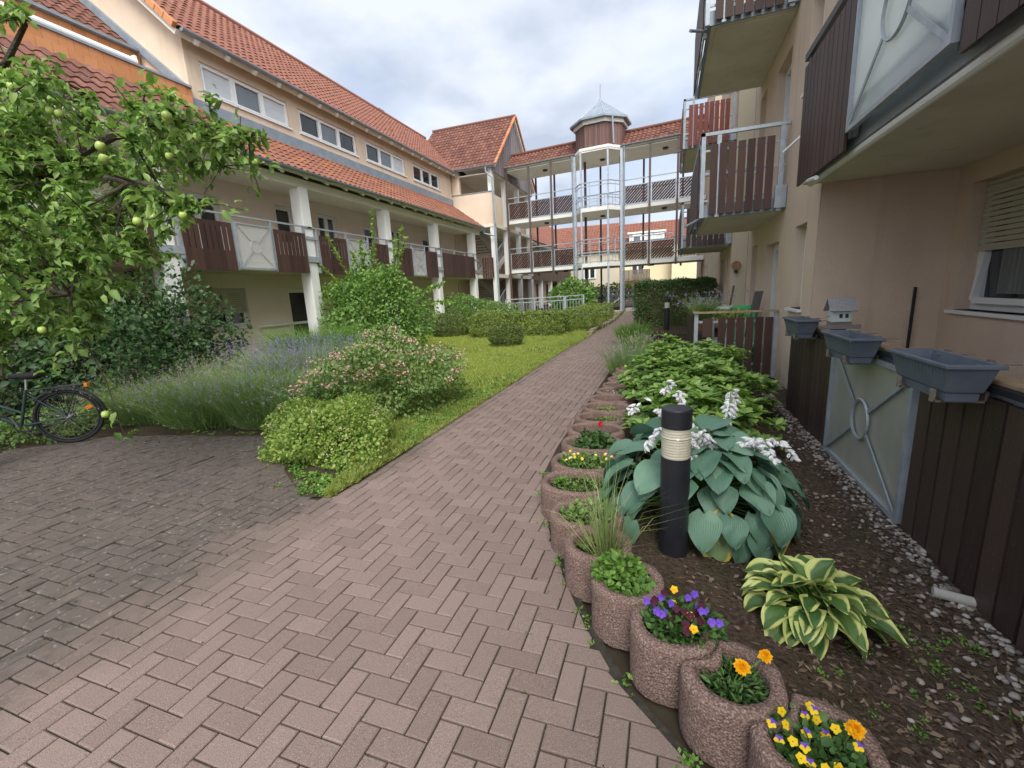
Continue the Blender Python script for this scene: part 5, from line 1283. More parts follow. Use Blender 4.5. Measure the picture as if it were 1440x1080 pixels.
def moss():
    rs = np.random.RandomState(77); P = []; E_ = [e for e in EDGES if e[1] < 4.2]
    for k in rs.randint(0, len(E_), 5200):
        x0, y0, x1, y1 = E_[k]; left_ = x0 < -2.6
        if not left_ and rs.rand() > (.10 if x1 < xr((y0+y1)/2)-.35 else .5): continue
        u = rs.rand(); P.append((x0+(x1-x0)*u, y0, -.003) if rs.rand() < .6 else (x0, y0+(y1-y0)*u, -.003))
    P = np.array(P); K = 5; C0 = np.repeat(P, K, 0)+rs.normal(size=(len(P)*K, 3))*[.006, .006, .0008]; n = len(C0)
    V, F = leaf_mesh(C0, nrm(np.concatenate([rs.normal(size=(n, 2)), np.abs(rs.normal(size=(n, 1)))*.6], 1)), nrm(UP+sph(n, rs)*.5), rs.uniform(.004, .012, n), W=.45, simple=True)
    tag(np_mesh('moss', V, F, MAT['moss']), kind='stuff')
MAT['moss'] = pm('joint_moss', (.035, .04, .016), (.07, .075, .028), c3=(.09, .10, .03), rough=1, isl=1., spec=.1)
moss()
# stones along the upper left edge of the path
for i in range(16):
    y = 15.6+i*.42; x = xl(y)-.10+rnd.gauss(0, .02); h = .10+rnd.random()*.07
    m = MB(); z = gz(y)
    q = [(x-.10, y-.19), (x+.07, y-.19), (x+.09, y+.18), (x-.09, y+.19)]
    m.hexa([(a, b, z-.03) for a, b in q], [(a+rnd.gauss(0, .012), b*1+rnd.gauss(0, .015), z+h) for a, b in q])
    o = m.build('edging_stone', MAT['stone'], bevel=.02); tag(o, 'rough brown edging stone in the row between low hedge and upper path', 'stone', 'edging stones along the upper path')
# ------------------------------------------------------------ rhododendrons: whorls of long leaves
def rhodo(label, c, rad, n, seed, size=.112):
    rs = np.random.RandomState(seed); g = .05; t = thing('rhododendron', label, 'rhododendron', (c[0], c[1], g), 'rhododendrons in the right-hand bed')
    d = sph(n*3, rs); d = d[d[:, 2] > -.35][:n]; n = len(d); r = 1-.32*np.abs(rs.normal(size=n)).clip(0, 2)
    r = r*lump(d, seed, 4, .16); C0 = np.array(c)+d*np.array(rad)*r[:, None]; C0[:, 2] = np.maximum(C0[:, 2], .1)
    ax = nrm(nrm(d/np.array(rad))*.5+UP*.9+sph(n, rs)*.35); K = 9
    ax = nrm(ax+UP*.6); P, Dd, Nn, S = [], [], [], []
    for k in range(K):
        a = 2*math.pi*k/K+rs.uniform(0, 1, n); e1 = nrm(np.cross(ax, sph(n, rs)*.01+[1, .2, .1])); e2 = np.cross(ax, e1)
        rd = np.cos(a)[:, None]*e1+np.sin(a)[:, None]*e2; el = rs.uniform(.15, 1.05, n)[:, None]
        P.append(C0); Dd.append(nrm(rd+ax*el)); Nn.append(nrm(ax-rd*.4)); S.append(size*(1+.2*rs.normal(size=n)).clip(.6, 1.4)*(1-.25*(el[:, 0] > .55)))
    V, F = leaf_mesh(np.concatenate(P), np.concatenate(Dd), np.concatenate(Nn), np.concatenate(S), W=.25, fold=.10, droop=.10)
    np_mesh('foliage', V, F, MAT['rhodo'], t)
    stems_mb((c[0], c[1], g), [q for q in C0[::9]], .012, seed).build('stem', MAT['twig'], t)
rhodo('rhododendron right behind the flowering blue hosta, lowest and nearest of the row', (.27, 4.4, .28), (.68, .62, .36), 250, 71)
rhodo('rhododendron spilling over the gravel in front of the brown board fence end', (.56, 5.7, .30), (.58, .85, .38), 320, 72)
rhodo('rhododendron beside the ring planters, left half of the bed, pale new leaves', (.0, 6.1, .31), (.55, 1.0, .40), 330, 73)
rhodo('taller rhododendron in front of the slatted fence boards', (.55, 7.1, .33), (.6, .65, .42), 260, 74)
rhodo('rhododendron left of the galvanised fence post', (.0, 8.2, .30), (.46, .85, .38), 230, 75)
# ------------------------------------------------------------ hostas
def hosta_leaf(base, az, r0, h0, Lf, Wd, e0, e1, cup=.12, twist=0., nv=9, nu=6):
    """blade starting at radius r0, height h0 in direction az; pitch runs from e0 to e1"""
    d = np.array([math.cos(az), math.sin(az), 0]); sd = np.array([-math.sin(az), math.cos(az), 0])
    p = np.array(base)+d*r0+UP*h0; V = []; UV = []
    for i in range(nv+1):
        t = i/nv; e = e0+(e1-e0)*t; dirv = d*math.cos(e)+UP*math.sin(e); nn = -d*math.sin(e)+UP*math.cos(e)
        wid = Wd*max(.0, (min(1, t*3.6+.12) ** .6)*(1-t ** 2.3) ** .85)*.5
        for j in range(nu+1):
            s = -1+2*j/nu
            back = -abs(s)*.14*Lf*(1-t)**2        # heart-shaped lobes
            V.append(p+sd*(s*wid*math.cos(twist))+nn*(cup*wid*(s*s)*1.6+s*wid*math.sin(twist)+.006*math.sin(9*t+4*s))+dirv*back); UV.append((j/nu, t))
        p = p+dirv*(Lf/nv)
    F = [(i*(nu+1)+j, i*(nu+1)+j+1, (i+1)*(nu+1)+j+1, (i+1)*(nu+1)+j) for i in range(nv) for j in range(nu)]
    return np.array(V), np.array(F), np.array(UV)
def hosta(name, label, c, leaves, mat, special=None):
    t = thing(name, label, 'hosta', c); A = {}
    st = MB()
    for i, (az, r0, h0, Lf, Wd, e0, e1, cup, tw) in enumerate(leaves):
        k = special(i) if special else mat
        v, f, uv = hosta_leaf(c, az, r0, h0, Lf, Wd, e0, e1, cup, tw); A.setdefault(k, []).append((v, f, uv))
        d = np.array([math.cos(az), math.sin(az), 0]); b = np.array(c); q = b+d*r0+UP*h0
        st.tube([b+d*.02, b+d*r0*.45+UP*h0*.72, q], [.008, .006, .004], 5)
    for k, l in A.items():
        for grp in ([l] if k == mat else [[q] for q in l]):
            V, F = join([(a, b) for a, b, _ in grp]); np_mesh('leaves' if k == mat else 'yellow_edged_leaf', V, F, MAT[k], t, smooth=True, uv=np.concatenate([u for *_, u in grp]))
    st.build('leaf_stalk', MAT['herb'], t)
    return t
def big_hosta():
    rs = np.random.RandomState(5); c = (.26, 2.96, .08); L = []
    for ring, (n, ph) in enumerate(((30, 1.45), (29, 1.24), (26, 1.02), (22, .80), (17, .57), (11, .34), (5, .12))):
        for i in range(n):
            az = 2*math.pi*(i+.5*(ring % 2))/n+rs.normal()*.13; s = 1+.12*rs.normal(); p = ph+rs.normal()*.06
            R0 = (.52 if math.cos(az) > 0 else .66)*(1+.07*rs.normal())
            if p > .9 and abs(math.atan2(math.sin(az+1.99), math.cos(az+1.99))) < .30: continue
            L.append((az, max(.04, R0*math.sin(p)-.05), .10+.47*math.cos(p)*(1+.05*rs.normal()), .205*s, .20*s, .30-p*.85+rs.normal()*.14, -.25-p*.95+rs.normal()*.16, rs.uniform(-.05, .22), rs.normal()*.2))
    yel = {i for i, l in enumerate(L) if i < 50 and -1.75 < math.atan2(math.sin(l[0]), math.cos(l[0])) < -.7}; yel = set(sorted(yel)[1::3])
    t = hosta('hosta', 'large blue-green hosta with white flower spikes surrounding the near bollard lamp', c, L, 'hosta', lambda i: 'hosta_yellowing' if i in yel else 'hosta')
    fl = MB(); P = []; Dd = []
    for k, (b, e, z0) in enumerate((((.36, 2.95, .5), (.17, 2.62, .80), .35), ((.36, 3.0, .5), (.52, 2.68, .74), .4), ((.28, 3.05, .5), (-.12, 3.0, .86), .4), ((.38, 3.1, .5), (.42, 3.2, .88), .4), ((.25, 2.98, .5), (.05, 3.3, .92), .4), ((.3, 2.95, .5), (-.02, 2.72, .74), .4), ((.36, 2.95, .5), (.20, 2.72, .70), .4), ((.34, 2.95, .5), (.60, 2.80, .70), .4))):
        b = np.array(b); e = np.array(e); tip = e+nrm(np.array([e[0]-b[0], e[1]-b[1], -.75*np.linalg.norm(e[:2]-b[:2])-.02]))*.15
        ctrl = [np.array([c[0], c[1], .1]), b, e, tip]; fl.tube(ctrl, [.006, .005, .004, .002], 5)
        for _ in range(64):
            u = rs.uniform(.30, 1.0); q = e+(b-e)*(1-u)*.75 if u < .8 else e+(tip-e)*(u-.8)*5
            P.append(q+rs.normal(size=3)*.007); Dd.append(nrm(np.append(rs.normal(size=2), rs.uniform(-1.2, -.1))))
    fl.build('flower_stalk', MAT['herb'], t)
    P = np.array(P); Dd = np.array(Dd); parts = []
    for j in range(5):                                       # each bell: five petals flaring round its axis
        e1 = nrm(np.cross(Dd, [.3, .5, .8])); e2 = np.cross(Dd, e1); a = 2*math.pi*j/5; rd = math.cos(a)*e1+math.sin(a)*e2
        parts.append(leaf_mesh(P, nrm(Dd+rd*.34), -rd, .044*(1+.15*rs.normal(size=len(P))), W=.18, fold=.02, droop=-.2))
    V, F = join(parts); q = F.reshape(5, 8, -1, F.shape[1]).transpose(1, 0, 2, 3)   # petals, spikes, faces
    for fs_ in q:
        fs_ = fs_.reshape(-1, F.shape[1]); u_, inv = np.unique(fs_, return_inverse=True); np_mesh('blossoms', V[u_], inv.reshape(fs_.shape), MAT['petal_w'], t)
MAT['petal_w'] = pm('petal_hosta_white', (.74, .74, .74), (.84, .83, .85), rough=.6, isl=1., trans=.25, spec=.2)
big_hosta()
def small_hosta():
    rs = np.random.RandomState(8); c = (.66, 2.12, .05); L = []
    for ring, (n, ph) in enumerate(((18, 1.35), (17, 1.1), (14, .85), (11, .58), (8, .32), (4, .1))):
        for i in range(n):
            az = 2*math.pi*(i+.5*(ring % 2))/n+rs.normal()*.15; s = 1+.14*rs.normal(); p = ph+rs.normal()*.07
            L.append((az, max(.015, .20*math.sin(p)-.01), .05+.13*math.cos(p), .128*s, .102*s, .72-p*.72+rs.normal()*.16, .1-p*.75+rs.normal()*.2, rs.uniform(.05, .4), rs.normal()*.22))
    hosta('hosta', 'small hosta with green leaves edged in cream, on bare soil beside the marigold planter', c, L, 'hosta_cream')
small_hosta()
def lime_hosta():
    rs = np.random.RandomState(18); c = (-.15, 9.6, .1); L = []
    for i in range(34): 
        k = rs.rand(); L.append((rs.uniform(0, 6.28), .1+.22*k, .35-.15*k, .2, .12, .3-.5*k, -.7, .2, 0))
    t = hosta('hosta', 'lime green hosta clump left of the second fence, behind the rhododendrons', c, L, 'hosta_lime')
MAT['hosta_lime'] = pm('leaf_hosta_lime', (.14, .24, .035), (.22, .33, .06), rough=.45, isl=.6, trans=.2)
lime_hosta()

# ------------------------------------------------------------ turf, weeds, mulch, pebbles
def turf():
    rs = np.random.RandomState(2); P = []; lim = np.array(LAWN)
    n = 95000; y = 2.7+19*rs.uniform(0, 1, n) ** 1.35; a = np.interp(y, lim[:, 0], lim[:, 1]); b = np.interp(y, lim[:, 0], lim[:, 2]); a = np.maximum(a, -9.0)
    x = b-(b-a)*rs.uniform(0, 1, n) ** 1.4; z = np.array([gz(q) for q in y])+.004
    B = np.stack([x, y, z], 1); S = rs.uniform(.025, .06, n)*(1+.5*(np.sin(3*x+y)*np.sin(2.3*y) > .3)); d = nrm(np.concatenate([rs.normal(size=(n, 2))*.7, np.ones((n, 1))], 1))
    V, F = leaf_mesh(B, d, sph(n, rs), S, W=.10, simple=True)
    o = np_mesh('grass', V, F, MAT['grass']); tag(o, kind='stuff')
turf()
def weeds():
    rs = np.random.RandomState(6); P = []
    for _ in range(240):
        y = rs.uniform(2.66, 8) ; x = -2.66-abs(rs.normal())*.28; P.append((x, y, .006, rs.uniform(.02, .05)))
    for _ in range(110):
        x = rs.uniform(-4.2, -2.7); y = y_edge(x)+.03+abs(rs.normal())*.2; P.append((x, y, .006, rs.uniform(.015, .04)))
    for _ in range(16):
        x = rs.uniform(-8, -4.2); y = y_edge(x)+abs(rs.normal())*.12+.03; P.append((x, y, .006, rs.uniform(.02, .045)))
    for _ in range(30):
        y = rs.uniform(1.1, 3.6); x = xr(y)+rs.uniform(-.02, .05); P.append((x, y, -.005, rs.uniform(.01, .024)))
    for _ in range(80):
        y = rs.uniform(.9, 2.2); x = rs.uniform(.6, 1.3); P.append((x, y, bed_z(x, y), rs.uniform(.008, .02)))
    for _ in range(0):
        x = rs.uniform(-1.8, .3); y = rs.uniform(.7, 2.4)
        if x < xr(y)-.02: P.append((round(x, 1), y, .0, rs.uniform(.008, .02)))
    P = np.array(P); K = 16; C0 = np.repeat(P[:, :3], K, 0); S = np.repeat(P[:, 3], K); n = len(C0)
    C0 = C0+np.concatenate([rs.normal(size=(n, 2))*S[:, None]*.8, rs.uniform(0, .6, (n, 1))*S[:, None]], 1)
    V, F = leaf_mesh(C0, nrm(np.concatenate([rs.normal(size=(n, 2)), rs.uniform(.1, 1.2, (n, 1))], 1)), nrm(UP+sph(n, rs)*.5), S*.9, W=.36, simple=True)
    tag(np_mesh('weeds', V, F, MAT['herb']), kind='stuff')
weeds()
def pebbles():
    rs = np.random.RandomState(12); t = (1+5**.5)/2
    ico = nrm(np.array([(-1,t,0),(1,t,0),(-1,-t,0),(1,-t,0),(0,-1,t),(0,1,t),(0,-1,-t),(0,1,-t),(t,0,-1),(t,0,1),(-t,0,-1),(-t,0,1)], float))
    fc = np.array([(0,11,5),(0,5,1),(0,1,7),(0,7,10),(0,10,11),(1,5,9),(5,11,4),(11,10,2),(10,7,6),(7,1,8),(3,9,4),(3,4,2),(3,2,6),(3,6,8),(3,8,9),(4,9,5),(2,4,11),(6,2,10),(8,6,7),(9,8,1)])
    # one subdivision so that the stones are round
    vs = [tuple(v) for v in ico]; cache = {}; F2 = []
    def mid(a, b):
        k = (min(a, b), max(a, b))
        if k not in cache: vs.append(tuple(nrm(np.array(vs[a])+np.array(vs[b])))); cache[k] = len(vs)-1
        return cache[k]
    for a, b, c in fc:
        x, y, z = mid(a, b), mid(b, c), mid(c, a); F2 += [(a, x, z), (b, y, x), (c, z, y), (x, y, z)]
    ico = np.array(vs); fc = np.array(F2)
    n = 1500; y = np.concatenate([rs.uniform(.9, 7.1, n-120), rs.uniform(1.0, 3.6, 120)]); x = 1.40-np.abs(rs.normal(size=n))*np.where(y < 3.2, .10, .085); x[-120:] = 1.35-rs.uniform(0, .55, 120)
    r = rs.uniform(.007, .018, n)*(1+.5*(rs.uniform(size=n) > .93))
    V = []; F = []
    for i in range(n):
        s = np.array([1, rs.uniform(.6, .95), rs.uniform(.35, .65)])*r[i]; a = rs.uniform(0, 6.28); q = ico*s*(1+.06*rs.normal(size=(len(ico), 1)))
        q = np.stack([q[:, 0]*math.cos(a)-q[:, 1]*math.sin(a), q[:, 0]*math.sin(a)+q[:, 1]*math.cos(a), q[:, 2]], 1)
        V.append(q+np.array([x[i], y[i], bed_z(x[i], y[i])+s[2]*.55+.002])); F.append(fc+i*len(ico))
    tag(np_mesh('pebbles', np.concatenate(V), np.concatenate(F), MAT['pebble'], smooth=True), kind='stuff')
pebbles()
def chips():
    rs = np.random.RandomState(14); n = 9500; y = .8+7*rs.uniform(0, 1, n) ** 1.3; lo = np.array([xr(q) for q in y])+.25; x = lo+(1.4-lo)*rs.beta(2.2, 1.3, n)
    B = np.stack([x, y, np.array([bed_z(a, b) for a, b in zip(x, y)])+.004], 1); d = nrm(np.concatenate([rs.normal(size=(n, 2)), rs.normal(size=(n, 1))*.18], 1))
    S = rs.uniform(.012, .05, n); V, F = leaf_mesh(B, d, nrm(UP+sph(n, rs)*.35), S, W=rs.uniform(.07, .28, n), simple=True)
    tag(np_mesh('bark_chips', V, F, MAT['chips']), kind='stuff')
    n = 420; x = rs.uniform(-7.5, -3, n); y = np.array([y_edge(q) for q in x])-np.abs(rs.normal(size=n))*.7; k = y > .6; x, y = x[k], y[k]; n = len(x)
    V, F = leaf_mesh(np.stack([x, y, np.full(n, .004)], 1), nrm(np.concatenate([rs.normal(size=(n, 2)), np.full((n, 1), .08)], 1)), nrm(UP+sph(n, rs)*.3), rs.uniform(.01, .035, n), W=.3, simple=True)
    tag(np_mesh('fallen_leaves', V, F, MAT['chips']), kind='stuff')
chips()
# ------------------------------------------------------------ bollard lamps
def bollard(label, x, y, z, h=.95):
    t = thing('bollard_lamp', label, 'bollard lamp', (x, y, z), 'bollard lamps')
    r = .078; m = MB(); m.lathe((x, y, z), [(r, -.03), (r, h-.275)], 32); m.build('post', MAT['black'], t, bevel=0)
    L = MB(); prof = []
    z0, z1 = h-.275, h-.105; n = 22
    for i in range(n+1):
        q = z0+(z1-z0)*i/n; prof.append((r-.003+(.0014 if i % 2 else 0)+(.003 if i == 15 else 0), q))
    L.lathe((x, y, z), prof, 32); L.build('lens', MAT['lens'], t)
    c = MB(); c.lathe((x, y, z), [(r+.002, h-.105), (r+.002, h-.006), (r-.004, h), (r-.02, h+.001), (.001, h+.0015)], 32); c.build('cap', MAT['black'], t)
bollard('large near black bollard lamp with a ribbed pale band, standing in the flowering hosta', .06, 2.44, 0)
bollard('distant black bollard lamp in front of the tall dark hedge', -.01, 14.3, .25)
m = MB(); m.box(-.9, 1.2, 13.1, 15.4, -.03, .25); tag(m.build('upper_bed', MAT['bed']), kind='structure')
# ------------------------------------------------------------ ring planters
RING = [(.70, 1.10, .182, .18), (.455, 1.295, .180, .172), (.245, 1.49, .172, .168), (.045, 1.68, .168, .165), (-.155, 1.915, .168, .165), (-.335, 2.19, .182, .175), (-.455, 2.53, .23, .20), (-.60, 2.94, .26, .22)]
yv = 3.38
while yv < 12.6:
    RING.append((-.62 if yv < 4 else -.60+.06*math.sin(yv), yv, .285 if yv > 3.5 else .275, .225)); yv += .425
def ring_planter(i, label):
    cx, cy, rx, ry = RING[i]; g = gz(cy); H = .230+rnd.gauss(0, .006); t = thing('ring_planter', label, 'planter', (cx, cy, g), 'concrete ring planters along the path')
    n = 44; rs = np.random.RandomState(100+i)
    nb = RING[i+1] if i+1 < len(RING) else None
    out = []
    for k in range(n):
        a = 2*math.pi*k/n; d = np.array([math.cos(a), math.sin(a)]); p = abs(math.cos(a)) ** 2.4+abs(math.sin(a)) ** 2.4
        r = 1/p ** (1/2.4); q = np.array([d[0]*r*rx, d[1]*r*ry])
        if nb is not None:                    # the back is hollowed so that the next ring nests into it
            for s in np.linspace(1, .4, 40):
                w = (q*s+np.array([cx, cy])-np.array(nb[:2]))/np.array(nb[2:])/1.04
                if (abs(w[0]) ** 2.4+abs(w[1]) ** 2.4) >= 1: break
            q = q*s
        out.append(q)
    inn = []
    for k in range(n):
        a = 2*math.pi*k/n; rr = np.array([math.cos(a)*(rx-.052), math.sin(a)*(ry-.05)]); o_ = out[k]
        lim = max(np.linalg.norm(o_)-.042, .03); L = np.linalg.norm(rr); inn.append(rr*min(1, lim/L))
    loops = []
    for z, s in ((-.02, 1.0), (.08, 1.0), (.16, 1.0), (H-.015, 1.0), (H-.003, .975)): loops.append([(cx+p[0]*s, cy+p[1]*s, g+z) for p in out])
    loops.append([(cx+(p[0]*.5+q[0]*.5), cy+(p[1]*.5+q[1]*.5), g+H+.002) for p, q in zip(out, inn)])
    for z, s in ((H-.002, 1.03), (H-.02, 1.0), (H-.14, .97)): loops.append([(cx+p[0]*s, cy+p[1]*s, g+z) for p in inn])
    V = np.array(loops).reshape(-1, 3); V += rs.normal(size=V.shape)*.0012; F = []
    for a in range(len(loops)-1):
        for k in range(n): F.append((a*n+k, a*n+(k+1) % n, (a+1)*n+(k+1) % n, (a+1)*n+k))
    m = MB(); m.add([tuple(v) for v in V], F); m.build('ring', MAT['ring'], t, smooth=True)
    s = MB(); zs = g+H-(.055 if i in (1, 3, 4, 6, 7, 8) else .085 if i != 2 else .075)
    s.poly([(cx+p[0], cy+p[1], zs+rs.normal()*.004) for p in inn]); s.build('soil', MAT['soil'], t)
    return (cx, cy, zs), rx-.055, ry-.05
LAB = ['ring planter cut off by the lower edge of the picture, bare', 'ring planter with yellow and violet violas and one marigold, nearest to the camera', 'ring planter holding orange marigolds, second nearest', 'ring planter overflowing with purple and maroon violas', 'ring planter with pale green leafy herb, left of the near bollard', 'ring planter from which the tall dry grass tuft grows', 'ring planter with grey-green sage, hostas leaning over it', 'ring planter with a pale succulent rosette and feathery green', 'ring planter with small yellow and white violas', 'ring planter with dark geranium foliage and a red flower', 'ring planter just beyond the red flower, almost bare soil', 'ring planter with low bright green seedlings at its right side', 'ring planter with yellowish seedlings along the rim', 'ring planter with bare dry soil beyond the seedlings', 'ring planter with a few tiny white flowers', 'dark empty ring planter beyond the white flowers', 'ring planter with reddish dry leaves on its right', 'ring planter with low stubble, in front of the wispy lavender']
SP = []
for i in range(len(RING)): SP.append(ring_planter(i, LAB[i] if i < len(LAB) else 'ring planter in the far stretch of the row, half hidden by wispy lavender and weeds'))

def plant(name, label, cat, i, n, h, mat, seed, size=.022, W=.36, spread=.95, lean=.6, group=None, off=(0, 0), sx=1., stems=True, dense=1.):
    (cx, cy, z), rx, ry = SP[i]; rs = np.random.RandomState(seed); c = np.array([cx+off[0], cy+off[1], z])
    t = thing(name, label, cat, tuple(c), group)
    a = rs.uniform(0, 6.28, n); q = np.sqrt(rs.uniform(0, 1, n))*spread; P = c+np.stack([np.cos(a)*q*rx*sx, np.sin(a)*q*ry, h*rs.uniform(.08, 1, n)*(1-.45*q**2)], 1)
    D = nrm(np.stack([np.cos(a)*lean*q, np.sin(a)*lean*q, rs.uniform(-.1, .9, n)], 1)+sph(n, rs)*.6)
    V, F = leaf_mesh(P, D, nrm(UP+sph(n, rs)*.5), size*(1+.3*rs.normal(size=n)).clip(.5, 1.7), W=W); np_mesh('foliage', V, F, MAT[mat], t)
    if stems:
        m = MB()
        for k in range(0, n, max(1, n//26)): m.tube([c+(P[k]-c)*[.35, .35, 0], P[k]], [.002, .0014], 4)
        m.build('stem', MAT['violaleaf'], t)
    return t, c, rx*sx, ry
def viola_heads(t, pts, mats, size=.017, seed=0, name='flower'):
    """flat five-petalled faces, each flower its own part: lower petals of the second colour"""
    rs = np.random.RandomState(seed)
    for p, (up_, lo) in zip(pts, mats):
        p = np.array(p); f = nrm(np.array([rs.normal()*.35-.1, -.75+rs.normal()*.3, .75])); e1 = nrm(np.cross(f, UP)); e2 = np.cross(e1, f); o = None
        for mat, A in ((up_, (55, 125)), (lo, (-175, -5, -90))):
            P = np.repeat(p[None], len(A), 0); dd = np.array([math.cos(R_(a))*e1+math.sin(R_(a))*e2 for a in A])
            V, F = leaf_mesh(P+dd*.001, dd, np.repeat(f[None], len(A), 0)+dd*-.25, size*np.array([1.0]*len(A)), W=.50, fold=-.05, droop=.1)
            if o is None: o = np_mesh(name, V, F, MAT[mat], t)
            else: np_mesh('lower_petals', V+f*.0008, F, MAT[lo], o)
def marigold(t, p, r=.030, seed=1, tilt=(0, -.35, 1)):
    rs = np.random.RandomState(seed); p = np.array(p); ax = nrm(np.array(tilt, float)); e1 = nrm(np.cross(ax, [1, .3, .2])); e2 = np.cross(ax, e1); P, D, N_, S = [], [], [], []
    for k in range(7):
        n = 17-k*2; el = .0+k*.22
        for j in range(n):
            a = 2*math.pi*(j+.5*k)/n+rs.normal()*.1; rd = math.cos(a)*e1+math.sin(a)*e2; d = rd*math.cos(el)+ax*math.sin(el)
            P.append(p+rd*r*.12+ax*(.004*k)); D.append(d+rs.normal(size=3)*.12); N_.append(ax-rd*.3); S.append(r*(1.0-.085*k)*(1+.1*rs.normal()))
    V, F = leaf_mesh(np.array(P), np.array(D), np.array(N_), np.array(S), W=.36, fold=.05, droop=.12); f = np_mesh('flower', V, F, MAT['orange'], t)
    m = MB(); m.tube([WL[t.name]+np.array([0, 0, .01]), p*.6+WL[t.name]*.4+np.array([0, 0, .01]), p], [.003, .0025, .002], 5); m.build('flower_stalk', MAT['herb'], t)
def spots(c, rx, ry, n, z0, z1, seed, dmin=.02):
    rs = np.random.RandomState(seed); out = []; k = 0
    while len(out) < n and k < 2000:
        k += 1; a = rs.uniform(0, 6.28); q = math.sqrt(rs.uniform(0, 1)); p = np.array([c[0]+math.cos(a)*q*rx, c[1]+math.sin(a)*q*ry, c[2]+rs.uniform(z0, z1)])
        if all(np.linalg.norm(p-o) > dmin for o in out): out.append(p)
    return out
t, c, rx, ry = plant('viola', 'violas with yellow and violet faces in the nearest ring planter', 'viola', 1, 420, .075, 'violaleaf', 1, .026, off=(-.01, -.01))
viola_heads(t, spots(c, rx, ry, 19, .055, .105, 3, .026), [('purple', 'yellow')]*9+[('yellow', 'yellow')]*10, .0145, 4)
t, c, rx, ry = plant('marigold', 'single orange marigold at the right rim of the nearest ring planter', 'marigold', 1, 60, .05, 'violaleaf', 5, .024, off=(.07, .03), spread=.4)
marigold(t, c+np.array([.03, .0, .10]), .024, 2)
t, c, rx, ry = plant('marigold', 'marigold with feathery foliage and two orange heads in its own ring planter', 'marigold', 2, 620, .06, 'violaleaf', 6, .026, W=.17, lean=.9)
marigold(t, c+np.array([.03, -.01, .115]), .025, 3); marigold(t, c+np.array([.115, .06, .12]), .021, 4)
t, c, rx, ry = plant('viola', 'dense clump of violas, purple, maroon and a few yellow', 'viola', 3, 900, .115, 'violaleaf', 7, .026, off=(.04, .02), sx=1.25, spread=1.1)
viola_heads(t, spots(c, rx*1.05, ry*1.1, 34, .085, .15, 8, .022), ([('purple', 'purple')]*3+[('maroon', 'maroon')]*3+[('yellow', 'orange')]+[('maroon', 'maroon')])*5, .017, 9)
plant('celery', 'pale green leafy herb tumbling over its planter in front of the near bollard', 'herb', 4, 760, .14, 'herb', 10, .026, W=.42, off=(-.04, .03), spread=1.05)
plant('celery', 'low bright green leaves between herb and purple violas', 'herb', 4, 240, .07, 'fresh', 11, .03, W=.45, off=(.05, -.04), spread=.7)
(cx, cy, z), rx, ry = SP[5]; t = thing('grass_tuft', 'tall wispy grass tuft with straw-coloured blades left of the near bollard', 'grass', (cx+.05, cy, z))
V, F, _ = blades((cx+.05, cy-.02, z), (.07, .06), 120, .34, 12, lean=.75, w=.002, bow=.5); np_mesh('blades', V, F, MAT['blade'], t)
V, F, _ = blades((cx+.05, cy-.02, z), (.04, .04), 46, .50, 13, lean=.22, w=.0022, bow=.2); np_mesh('blades', V, F, MAT['lav'], t)
plant('herb', 'small fine green herb under the tall grass tuft', 'herb', 5, 260, .08, 'herb', 14, .022, W=.3)
plant('sage', 'grey-green sage in the planter left of the tall grass tuft', 'herb', 6, 190, .10, 'lav', 15, .04, W=.3, off=(.05, .02))
plant('herb', 'low green plant at the left side of the sage planter', 'herb', 6, 190, .06, 'fresh', 16, .024, off=(-.06, -.04), spread=.7)
plant('herb', 'feathery bright green plant below the leftmost hosta leaves', 'herb', 7, 420, .07, 'herb', 17, .022, W=.22, off=(.03, -.03))
def rosette(i, off, r, label, mat):
    (cx, cy, z), _, _ = SP[i]; p = np.array([cx+off[0], cy+off[1], z+.02]); t = thing('succulent', label, 'succulent', tuple(p)); n = 34; a = np.arange(n)*2.4; k = np.arange(n)/n
    D = np.stack([np.cos(a), np.sin(a), 1.6-1.6*k], 1); V, F = leaf_mesh(np.repeat(p[None], n, 0), D, UP-D*.3, r*(.45+.55*k), W=.30, fold=.12, droop=-.1); np_mesh('leaves', V, F, MAT[mat], t)
rosette(7, (-.12, .02), .07, 'pale green succulent rosette at the left of its ring planter', 'herb')
t, c, rx, ry = plant('viola', 'small yellow and white violas beside the large hosta leaf', 'viola', 8, 560, .10, 'fresh', 18, .024)
viola_heads(t, spots(c, rx, ry, 14, .07, .12, 19, .03), ([('yellow', 'yellow')]+[('white', 'yellow')]*2)*5, .013, 20)
t, c, rx, ry = plant('geranium', 'dark leaved geranium with one red flower head', 'geranium', 9, 300, .17, 'violaleaf', 21, .042, W=.48, off=(.02, 0), spread=.75)
P = c+np.array([.05, .06, .23])+sph(40)*[.022, .022, .016]; V, F = leaf_mesh(P, nrm(sph(40)+UP*.5), nrm(UP+sph(40)*.5), .022, W=.5, simple=True); np_mesh('flower', V, F, MAT['red'], t)
m = MB(); m.tube([c, c+np.array([.04, .05, .21])], .003, 5); m.build('flower_stalk', MAT['herb'], t)
